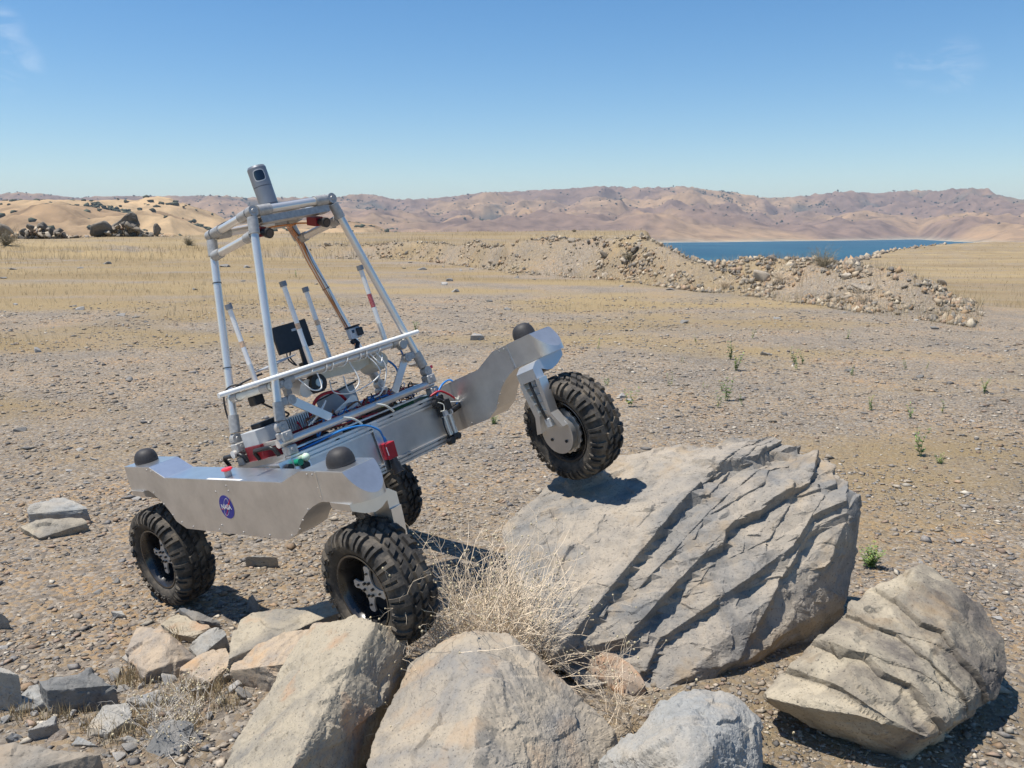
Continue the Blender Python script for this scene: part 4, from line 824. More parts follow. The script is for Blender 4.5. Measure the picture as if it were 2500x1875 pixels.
for x, y, zb, zt_, lab in ((-.10,-.330,.4025,.81,'label_orange'),(.10,-.122,.4025,.835,'label_orange'),(-.10,.145,.4025,.80,'label_orange'),(.10,.384,.4025,.822,'red')):
    a = MB().cyl((x,y,zb+.10),(x,y,zt_-.02),.0125,.0125,14).build('antenna', M['white'] if x > 0 or y < 0 else M['white'], rover, 0.9)
    MB().cyl((x,y,zb),(x,y,zb+.0998),.0145,.0145,14).build('antenna_base', M['tube'], a, 0.9); MB().cyl((x,y,zt_-.0198),(x,y,zt_+.006),.0182,.0182,16).build('antenna_cap', M['lidar'], a, 0.9)
    zl = zb+.19; MB().lathe([(.01268,zl),(.01268,zl+(.075 if lab == 'red' else .03))], Matrix.Translation((x,y,0)) @ Matrix.Rotation(math.pi/2,4,'X') @ Matrix.Scale(1,4), 14).build('antenna_label', M[lab], a)
mon = MB().box((-.112,-.145,.500),(-.095,.078,.646),None,.003).build('monitor', M['black'], rover, smooth=None)
MB().box((-.0948,.005,.590),(-.0942,.035,.607)).box((-.0948,-.03,.600),(-.0942,.0,.612)).build('rating_label', M['lightgrey'], mon, smooth=None)
MB().cyl((-.10,-.01,.4025),(-.10,-.005,.51),.018,.014,12).box((-.12,-.04,.4025),(-.08,.02,.43)).build('monitor_stand', M['black'], mon)
cable([(-.09,-.11,.50),(-.075,-.12,.46),(-.07,-.09,.425),(-.085,-.10,.47),(-.09,-.085,.50)], .004, 'black', mon)
MB().box((-.16,-.24,.425),(-.03,-.05,.431), Matrix.Translation((0,0,.06)) @ Matrix.Rotation(.12,4,'X')).build('tilted_tray', M['grey'], rover, smooth=None)
gp = MB().box((.10,.150,.462),(.135,.222,.520),None,.004).build('action_camera', M['lightgrey'], rover, smooth=None)
MB().box((.1352,.186,.470),(.150,.226,.512),None,.004).build('lens_block', M['black'], gp, smooth=None); MB().box((.1352,.160,.492),(.1362,.176,.508)).build('display_window', M['glass_dark'], gp, smooth=None)
MB().box((.098,.146,.5205),(.138,.226,.530),None,.003).build('housing_lid', M['black'], gp, smooth=None)
MB().tube([(.115,.155,.458),(.115,.160,.447),(.115,.178,.450),(.115,.190,.437),(.115,.178,.420),(.115,.170,.403)], .0125, 10).build('camera_mount', M['black'], gp)
# white radome and round speaker hanging under the shelf
wr = MB(); wr.prism([(-.07,.352),(.255,.352),(.255,.315),(.16,.296),(-.07,.316)], .06, .078, 'x'); wr.build('white_board', M['cream'], rover, smooth=None)
MB().cyl((-.02,.30,.305),(.10,.30,.312),.052,.052,24).cyl((.10,.30,.312),(.125,.30,.313),.052,.040,24).build('white_radome', M['cream'], rover)
sp = MB().cyl((.06,-.125,.307),(.115,-.125,.307),.047,.047,24).build('speaker', M['black'], rover); MB().cyl((.1152,-.125,.309),(.119,-.125,.309),.021,.019,18).build('speaker_cone', simple('pale_blue_disc',(.45,.62,.74),.4), sp)
MB().cyl((.0,-.19,.330),(.085,-.185,.300),.040,.046,20).build('white_horn', M['white'], rover)
hel = [(.2+.023*math.cos(t*2*math.pi), -.22+.075*t+.02*math.sin(t*2.1), .372+.024*math.sin(t*2*math.pi)) for t in np.linspace(0, 6, 90)]; MB().tube(hel, .0032, 6).build('coiled_cable', M['white'], rover, 1.2)
for pts in ([(.21,-.30,.36),(.23,-.26,.29),(.225,-.20,.285),(.215,-.19,.36)], [(.215,.14,.36),(.23,.17,.25),(.18,.02,.205),(.12,-.06,.235),(.10,-.05,.30)], [(.215,.20,.36),(.225,.225,.27),(.20,.17,.16),(.17,.13,.14)], [(.21,.02,.36),(.225,.03,.25),(.2,-.03,.215),(.18,-.02,.30)], [(.21,.16,.37),(.235,.19,.30),(.21,.24,.34)]): cable(pts, .0036, 'white')
cable([(.05,.30,.27),(.10,.345,.30),(.12,.38,.22),(.10,.30,.13),(.06,.22,.12),(.02,.15,.09)], .006, 'blue'); cable([(.2,.36,.36),(.18,.40,.30),(.1,.40,.2),(.05,.36,.12)], .005, 'blue')
# --- electronics on the deck
inv = MB().box((-.14,-.49,.0205),(.0,-.10,.118),None,.002).build('power_inverter', M['red_dark'], rover, smooth=None)
MB().box((-.138,-.488,.1182),(-.002,-.30,.190),None,.002).build('silver_case', M['lightgrey'], inv, smooth=None); b = MB(); [b.box((-.138,y,.1182),(-.004,y+.006,.186)) for y in np.arange(-.295,-.105,.0135)]; b.build('cooling_fins', M['mill'], inv, smooth=None)['kind'] = 'stuff'
MB().box((-.13,-.294,.1182),(-.01,-.105,.150)).build('fin_block', M['grey'], inv, smooth=None); MB().box((-.0018,-.345,.135),(-.0008,-.310,.168)).build('warning_label', M['white'], inv, smooth=None)
MB().box((-.14,-.42,.1905),(-.05,-.28,.215),None,.004).build('black_lid', M['black'], inv, smooth=None)
gpl = MB().prism([(-.08,.215),(.18,.240),(.18,.140),(-.08,.120)], -.03, -.025, 'x'); gpl.build('grey_divider', M['lightgrey'], rover, smooth=None); MB().prism([(-.09,.222),(.19,.248),(.19,.240),(-.09,.214)], -.045, -.005, 'x').build('divider_trim', M['black'], rover, smooth=None)
MB().cyl((.06,.02,.115),(.06,.10,.125),.032,.032,18).build('clear_cover', M['clear'], rover); MB().box((.02,.10,.0205),(.14,.26,.075)).build('dark_module', M['brown'], rover, smooth=None)
MB().box((-.02,.26,.0205),(.12,.42,.050)).build('circuit_board', M['pcb'], rover, smooth=None); MB().box((.125,.15,.078),(.16,.21,.090)).build('yellow_label', M['yellow'], rover, smooth=None)
MB().box((-.10,.18,.0205),(-.03,.30,.11)).build('blue_module', M['blue'], rover, smooth=None)
MB().box((.10,-.08,.0205),(.17,.06,.052)).build('terminal_block', M['black'], rover, smooth=None)
r_ = random.Random(5)
for i in range(80):
    y = r_.uniform(-.22,.42); x = r_.uniform(-.08,.16); pts = []
    for k in range(5): pts.append((x, y, r_.uniform(.05,.155))); x += r_.uniform(-.06,.06); y += r_.uniform(-.07,.09); x = min(max(x,-.12),.175)
    cable(pts, r_.choice((.003,.0035,.0045)), r_.choice(('red','red','blue','blue','white','black','brown','orange')), n=5, sub=4)
cable([(-.02,-.16,.15),(.05,-.12,.235),(.07,-.02,.235),(.06,.04,.17)], .0085, 'red')
for k in range(7): cable([(.10,-.08+.01*k,.14),(.12,-.02+.008*k,.165+.004*k),(.13,.05,.15+.003*k),(.12,.02-.006*k,.13),(.11,-.06,.135)], .0032, 'white', n=5, sub=5)
cable([(.16,-.28,.13),(.18,-.22,.18),(.17,-.18,.20)], .004, 'white'); cable([(.16,-.30,.13),(.19,-.24,.165),(.18,-.17,.215)], .004, 'white')
for pts in ([(.238,-.15,.112),(.25,-.10,.085),(.246,-.06,.045)], [(.238,.07,.112),(.25,.12,.085),(.246,.16,.042)]): cable(pts, .006, 'cream', name='cable_strap')
cable([(.19,-.25,.10),(.20,-.12,.075),(.21,.0,.09),(.20,.1,.1)], .003, 'red'); cable([(.19,-.3,.09),(.20,-.1,.07),(.2,.08,.095)], .003, 'brown')
cable([(-.13,-.36,.40),(-.16,-.42,.43),(-.20,-.46,.40),(-.215,-.475,.30),(-.20,-.47,.21)], .005, 'black'); cable([(-.1,-.28,.44),(-.16,-.38,.425),(-.19,-.44,.39)], .006, 'black'); cable([(-.08,-.38,.33),(-.02,-.35,.27),(.03,-.30,.215),(-.02,-.28,.2)], .005, 'black')
MB().box((-.10,-.41,.300),(-.04,-.35,.350),None,.006).build('power_adapter', M['black'], rover, smooth=None); MB().box((.05,-.30,.300),(.08,-.27,.36)).build('grey_box', M['grey'], rover, smooth=None)
for k in range(4): cable([(.10,-.36+.02*k,.055),(.16,-.30+.02*k,.045),(.10,-.22+.015*k,.06),(.02,-.28,.05)], .007, 'black')
# ---------------------------------------------------------------- rocks
_ico = {}
def ico(sub):
    if sub not in _ico:
        bm = bmesh.new(); bmesh.ops.create_icosphere(bm, subdivisions=sub, radius=1.0); bm.verts.index_update()
        _ico[sub] = (np.array([v.co[:] for v in bm.verts]), np.array([[v.index for v in f.verts] for f in bm.faces])); bm.free()
    return _ico[sub]
def hull_planes(pts):
    bm = bmesh.new()
    for p in pts: bm.verts.new(tuple(p))
    bmesh.ops.convex_hull(bm, input=bm.verts[:]); bmesh.ops.recalc_face_normals(bm, faces=bm.faces[:])
    pl = []
    for f in bm.faces:
        f.normal_update()
        if f.calc_area() > 1e-7: pl.append((np.array(f.normal), float(f.normal.dot(f.verts[0].co))))
    bm.free(); return np.array([n for n, d in pl]), np.array([d for n, d in pl])
def facets(P, seed, M_, amp, slope, e=None, stretch=1.0, warp=.05, size=1.0):
    """broken stone: flat tilted plates with sharp little risers between them"""
    q = np.random.default_rng(seed); S = P[q.choice(len(P), M_, replace=len(P) < M_)]; W = P+warp*size*np.stack([fbm(P/size*2.2+k*13+seed, 3) for k in range(3)], -1)
    if e is not None:
        e = np.array(e)/np.linalg.norm(e); k = 1-1/stretch; W = W-(W@e)[:,None]*e*k; S2 = S-(S@e)[:,None]*e*k
    else: S2 = S
    a = q.uniform(-1, 1, M_)*amp; g = q.normal(size=(M_,3))*slope; out = np.empty(len(P)); wd = 1.7*size*math.sqrt(12.6/len(P))
    for i in range(0, len(P), 16000):
        w = W[i:i+16000]; D2 = (w**2).sum(1)[:,None]-2*w@S2.T+(S2**2).sum(1)[None]; j = np.argpartition(D2, 1, axis=1)[:,:2]; dd = np.sqrt(np.maximum(np.take_along_axis(D2, j, 1), 0))
        sw = dd[:,0] > dd[:,1]; j[sw] = j[sw][:,::-1]; dd[sw] = dd[sw][:,::-1]; t = .5+.5*sstep(0, wd, dd[:,1]-dd[:,0]); p = P[i:i+16000]
        h0 = a[j[:,0]]+((p-S[j[:,0]])*g[j[:,0]]).sum(1); h1 = a[j[:,1]]+((p-S[j[:,1]])*g[j[:,1]]).sum(1); out[i:i+16000] = h0*t+h1*(1-t)
    return out
def rock_shape(pts, sub=6, seed=0, k=120, chips=14, chip=0.05, amp=0.02, fine=0.006, fscale=5.0, cracks=0.0, fac=(), bodies=None, centre=None, rag=.006, face=None):
    """a broken block: the convex block through pts with corners knocked off, or a union of such blocks split along its bedding"""
    r_ = np.random.default_rng(seed); pts = np.asarray(pts, float); lo, hi = pts.min(0), pts.max(0); bc = (lo+hi)/2; c = bc if centre is None else np.array(centre); ext = (hi-lo)/2; size = float(np.mean(ext))
    Nn, D = hull_planes(pts); Dc = D-Nn@c; keep = Dc > 1e-4; Nn, Dc = Nn[keep], Dc[keep]
    if chips:
        n2 = r_.normal(size=(chips,3)); n2 /= np.linalg.norm(n2, axis=1)[:,None]; sup = ((pts-c)@n2.T).max(0); Nn = np.concatenate([Nn, n2]); Dc = np.concatenate([Dc, sup*(1-chip*r_.uniform(.2,1.6,chips))])
    V, F = ico(sub); e3 = np.maximum(ext, ext.max()*0.3); d = (bc+V*e3*.97-c); d /= np.linalg.norm(d, axis=1)[:,None]
    def radial(N_, D_):
        q = np.maximum(d@N_.T, 0)/D_[None,:]; mx_ = q.max(1); return 1/(mx_*((q/mx_[:,None])**k).sum(1)**(1/k)), q, mx_
    if bodies is None:
        r, q, mx_ = radial(Nn, Dc); w = (q/mx_[:,None])**14; nn = w@Nn; fracture_shade = np.zeros(len(d))
    else:
        r = np.zeros(len(d)); nn = np.zeros_like(d); fracture_shade = np.zeros(len(d)); rg4 = [rag*fbm(d*7+j*5.1+seed, 3)+.5*rag*fbm(d*26+j*3.3, 2) for j in range(4)]; fw = np.clip(Nn@np.asarray(face), 0, 1)
        for j, (delta, cuts) in enumerate(bodies):
            CN = np.array([n_/np.linalg.norm(n_) for n_, p_ in cuts]).reshape(-1,3); CD = np.array([(np.asarray(p_)-c)@(n_/np.linalg.norm(n_)) for n_, p_ in cuts])
            ok = CD > .01; N_ = np.concatenate([Nn, CN[ok]]); D_ = np.concatenate([np.maximum(Dc-delta*fw, .02), CD[ok]])
            q = np.maximum(d@N_.T, 0)/D_[None,:]; mx_ = q.max(1); rk = (1+(1 if j % 8 < 4 else -1)*rg4[j % 4])/mx_; up = rk > r
            w = (q[up]/mx_[up][:,None])**14; nn[up] = w@N_; fracture_shade[up] = (w[:, len(Nn):].sum(1)/w.sum(1)); r = np.maximum(r, rk)
    nn /= np.linalg.norm(nn, axis=1)[:,None]; P = c+d*r[:,None]; S = P/size; disp = amp*size*fbm(S*1.1+seed, 3)
    for j, f in enumerate(fac):
        m_ = f[5](P) if len(f) > 5 else 1.0
        disp = disp+m_*facets(P, seed*31+j, f[0], f[1]*size, f[2], f[3], f[4], .06, size)
    disp = disp+fine*size*fbm(S*fscale+seed*7, 4)+.4*fine*size*fbm(S*fscale*4+seed*3, 2)
    if cracks:
        cr_ = np.abs(fbm(S*1.15+seed*5+40, 3)); disp = disp-cracks*size*(1-sstep(0.0, .022, cr_))
    global _fracture_shade; _fracture_shade = fracture_shade
    return P+nn*disp[:,None], F
def rock_obj(name, pts, mat, label, group=None, cat='boulder', parent=None, flat=False, **kw):
    V, F = rock_shape(pts, **kw); base = np.array([V[:,0].mean(), V[:,1].mean(), V[:,2].min()])
    me = np_mesh(name, V-base, F, None if flat else 0.30, {'fracture_shade': ('FLOAT', _fracture_shade)}); me.materials.append(mat); o = link(bpy.data.objects.new(name, me), None, tuple(base)); tag(o, label, cat, group); return o
Zm = {6: lambda x, y: (x*.2803, 1440+y*.2803), 5: lambda x, y: (560+x*.3074, 1460+y*.3074), 3: lambda x, y: (1240+x*.2984, 1380+y*.2984), 4: lambda x, y: (1820+x*.3224, 1340+y*.3224), 7: lambda x, y: (x*.2411, 1000+y*.2411), 'd': lambda x, y: (x*1.1302, y*1.1302), 's': lambda x, y: (x, y)}
def pts_of(kind, lst, drop=None, grow=0.0):
    """(x, y, height) seen corners -> world corners, closed below by the same outline set on the soil"""
    P = [at_z(*Zm[kind](x, y), z) for x, y, z in lst]; c = np.mean(P, 0); out = list(P)
    if drop is not None:
        for p in P: q = c+(p-c)*(1+grow); out.append(np.array([q[0], q[1]+.02, drop]))
    return out
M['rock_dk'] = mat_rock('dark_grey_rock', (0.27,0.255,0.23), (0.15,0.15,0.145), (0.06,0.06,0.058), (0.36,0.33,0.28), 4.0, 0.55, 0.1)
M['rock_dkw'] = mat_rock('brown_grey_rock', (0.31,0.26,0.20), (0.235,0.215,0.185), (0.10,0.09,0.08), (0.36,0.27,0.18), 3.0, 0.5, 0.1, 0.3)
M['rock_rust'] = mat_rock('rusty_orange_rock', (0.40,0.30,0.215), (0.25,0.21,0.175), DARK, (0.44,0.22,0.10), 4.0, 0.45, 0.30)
# ledges: parallel slabs that break off towards g
def ledge(e, g, L, amp, seed, wob=.35, sharp=.12, mask=None):
    e = np.array(e)/np.linalg.norm(e); g = np.array(g)/np.linalg.norm(g)
    def f(P, nn):
        u = P@e; s = P@g; Q = np.stack([u*1.1, s*3.0, np.full_like(u, seed)], -1); Q2 = np.stack([u*5, s*7, np.full_like(u, seed+3.)], -1)
        ph = s/L+wob*fbm(Q*np.array([.6,.35,1]), 2)+.05*fbm(Q2, 3); fr = ph-np.floor(ph); row = np.floor(ph)
        a = amp*(0.55+0.9*np.abs(np.sin(row*12.9898+seed))); 
        br = sstep(-.15,.25, fbm(np.stack([u*1.6, row*3.1, np.full_like(u, seed+9.)], -1), 2))            # ledges die out along their length
        t = np.where(fr < 1-sharp, fr/(1-sharp), (1-fr)/sharp)
        out = a*(t-.5)*(.25+.75*br)
        return out if mask is None else out*mask(P)
    return f
E1 = np.array([.79,.55,.24]); G1 = np.array([.60,-.73,-.30])
big = [(-.05,4.25,.50),(.33,4.78,.70),(1.44,4.75,.885),(1.61,4.40,.935),(1.70,4.05,.905),(1.72,4.03,.60),(1.66,4.5,.0),(1.30,4.85,-.02),(.35,4.85,-.02),(-.02,3.98,.40),(.13,3.56,.225),(.20,3.45,.17),(.32,3.38,.09),(.555,3.35,.148),(.887,3.50,.262),(1.20,3.65,.38),(1.65,3.95,.545),(1.58,4.10,-.02),(1.16,3.82,-.02),(.80,3.62,-.02),(.45,3.48,-.02),(.05,4.2,-.02)]
N1 = np.array([-.01,-.38,.92])
_E, _G = E1/np.linalg.norm(E1), G1-(G1@E1)/(E1@E1)*E1; _G /= np.linalg.norm(_G); _N = np.cross(_E, _G); _N = _N if _N[2] > 0 else -_N
C1 = np.array([.55,4.72,.10])
def fit_rows(rows, E, G, Nf, seed, u_rng, top, lift, spread):
    q = np.random.default_rng(seed); out = []
    for delta, s_, cnt in rows:
        if cnt == 0: out.append((delta, [])); continue
        us = np.linspace(u_rng[0], u_rng[1], cnt+1)
        for i in range(cnt):
            u = (us[i]+us[i+1])/2+q.uniform(-.35,.35)*(us[i+1]-us[i]); sj = s_+q.uniform(-.06,.06); p = E*u+G*sj+Nf*top(u, sj); cuts = []
            for sg in (-1, 1): ph = math.radians(q.uniform(5, spread))*sg; cuts.append((math.cos(ph)*G+math.sin(ph)*E+Nf*q.uniform(.05, lift), p))
            out.append((max(0, delta+q.uniform(-.006,.006)), cuts))
    return out
bigA = np.array(big); top1 = lambda u, s: float((bigA@_N).max())-.05
rows1 = [(.0,-2.88,3),(.014,-2.80,4),(.034,-2.70,4),(.070,-2.60,5),(.088,-2.50,5),(.15,-2.42,4),(.17,-2.32,4),(.22,-2.22,3),(.27,0,0)]
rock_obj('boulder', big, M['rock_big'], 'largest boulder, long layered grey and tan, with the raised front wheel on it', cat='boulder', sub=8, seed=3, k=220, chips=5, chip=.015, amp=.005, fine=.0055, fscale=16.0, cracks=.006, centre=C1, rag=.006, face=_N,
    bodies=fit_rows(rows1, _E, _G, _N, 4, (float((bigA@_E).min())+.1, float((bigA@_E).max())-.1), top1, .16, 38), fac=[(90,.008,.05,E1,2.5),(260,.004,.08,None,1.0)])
B2 = pts_of(4, [(980,290,.44),(1330,115,.48),(1440,130,.46),(1640,310,.42),(1950,650,.28),(1980,900,.20),(1890,1130,.14),(930,310,.45),(590,620,.40),(210,960,.31),(200,1080,.27),(130,1130,.16),(730,1500,.01),(1200,1640,.0),(1500,1470,.01),(1800,1180,.05),(1430,1350,.27),(800,1000,.38),(1200,1250,.33)])
B2 = [p if p[2] > .06 else np.array([p[0]+.02, p[1]+.05, p[2]]) for p in B2]
B2 += [np.array([2.0,3.75,-.02]), np.array([1.5,3.9,-.02]), np.array([1.30,3.55,-.02])]
_E2 = np.array([.62,-.60,-.5]); _E2 /= np.linalg.norm(_E2); _G2 = np.array([-.75,-.55,-.2]); _G2 -= (_G2@_E2)*_E2; _G2 /= np.linalg.norm(_G2); _N2 = np.cross(_E2, _G2); _N2 = _N2 if _N2[2] > 0 else -_N2
b2A = np.array(B2); s2 = (b2A@_G2); u2 = (b2A@_E2); top2 = lambda u, s: float((b2A@_N2).max())-.06; S2_ = lambda f: float(s2.min()+(s2.max()-s2.min())*f)
rows2 = [(.0,S2_(.40),2),(.035,S2_(.52),3),(.06,S2_(.66),3),(.11,S2_(.80),3),(.15,0,0)]
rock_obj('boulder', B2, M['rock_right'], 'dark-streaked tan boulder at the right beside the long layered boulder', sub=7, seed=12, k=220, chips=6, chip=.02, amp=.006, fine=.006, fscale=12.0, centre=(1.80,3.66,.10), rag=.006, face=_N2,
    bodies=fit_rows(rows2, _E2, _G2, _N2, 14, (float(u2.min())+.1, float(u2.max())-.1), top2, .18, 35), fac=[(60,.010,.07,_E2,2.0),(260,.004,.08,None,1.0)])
B3 = pts_of('s', [(1003,1589,.34),(1052,1565,.40),(1144,1543,.47),(1240,1553,.46),(1341,1634,.38),(1449,1708,.27),(1505,1747,.20),(1446,1857,.16),(972,1660,.30),(950,1737,.27),(907,1823,.24),(895,1900,.22),(1205,1644,.46),(1162,1752,.44),(1156,1850,.40),(1150,1960,.36),(1400,1960,.1)])
B3 += [np.array([-.45,2.6,-.02]), np.array([-.35,3.2,-.02]), np.array([.1,3.3,-.02]), np.array([.42,2.95,-.02]), np.array([.35,2.5,-.02]), np.array([-.2,2.2,-.02])]
rock_obj('boulder', B3, M['rock_tan'], 'smooth pinkish tan boulder at the bottom middle, in front of the dry shrub', sub=7, seed=21, k=200, chips=16, chip=.035, amp=.006, fine=.008, fscale=20.0, cracks=.007, fac=[(40,.006,.05,None,1.0),(240,.003,.05,None,1.0)])
B4 = pts_of(3, [(690,1620,.16),(900,1440,.22),(1170,1210,.26),(1400,1010,.29),(1600,985,.31),(1900,1080,.29),(2040,1200,.24),(2090,1400,.18),(2090,1659,.12),(1500,1300,.37),(1300,1500,.36),(1750,1400,.33),(1500,1750,.33),(800,1800,.12)], -.02, .02)
rock_obj('boulder', B4, M['rock_grey'], 'low rounded pale grey boulder at the bottom edge, left of the dark-streaked one', sub=7, seed=33, k=70, chips=26, chip=.035, amp=.008, fine=.010, fscale=20.0, fac=[(60,.010,.08,None,1.0),(300,.004,.07,None,1.0)])
B5 = pts_of(5, [(620,225,.38),(1000,150,.50),(1170,190,.50),(1440,250,.40),(520,440,.30),(220,900,.19),(0,1250,.13),(-150,1500,.10),(770,640,.43),(640,1000,.38),(500,1350,.33),(350,1650,.28)], None)
for q_ in [at_z(*Zm[5](x, y), z) for x, y, z in ((1170,190,.50),(770,640,.43),(640,1000,.38),(500,1350,.33),(350,1650,.28))]: B5.append(np.array([q_[0]+.07, q_[1]+.02, .02]))
B5 += [np.array([-.9,2.5,-.02]), np.array([-1.1,2.7,-.02]), np.array([-.75,3.1,-.02]), np.array([-.45,3.22,.0])]
rock_obj('boulder', B5, M['rock_slab'], 'slanting tan slab boulder with a dark right side, below the near front wheel', sub=7, seed=44, k=220, chips=8, chip=.03, amp=.006, fine=.008, fscale=20.0, cracks=.005, fac=[(40,.006,.05,[.55,.8,.1],2.5),(200,.004,.06,None,1.0)])
p_ = [np.array([-.46,3.32,.16]),np.array([-.30,3.36,.17]),np.array([-.26,3.20,.10]),np.array([-.44,3.05,.10]),np.array([-.50,2.75,.06]),np.array([-.36,2.75,.05])]
rock_obj('rock', p_+[q_*[1,1,0]+[0,0,-.02] for q_ in p_], M['rock_dk'], 'dark rough rock filling the gap between the slanting slab and the tan boulder', cat='rock', sub=6, seed=45, k=60, chips=8, chip=.05, amp=.02, fine=.01, fscale=8.0, fac=[(60,.03,.15,None,1.0)])
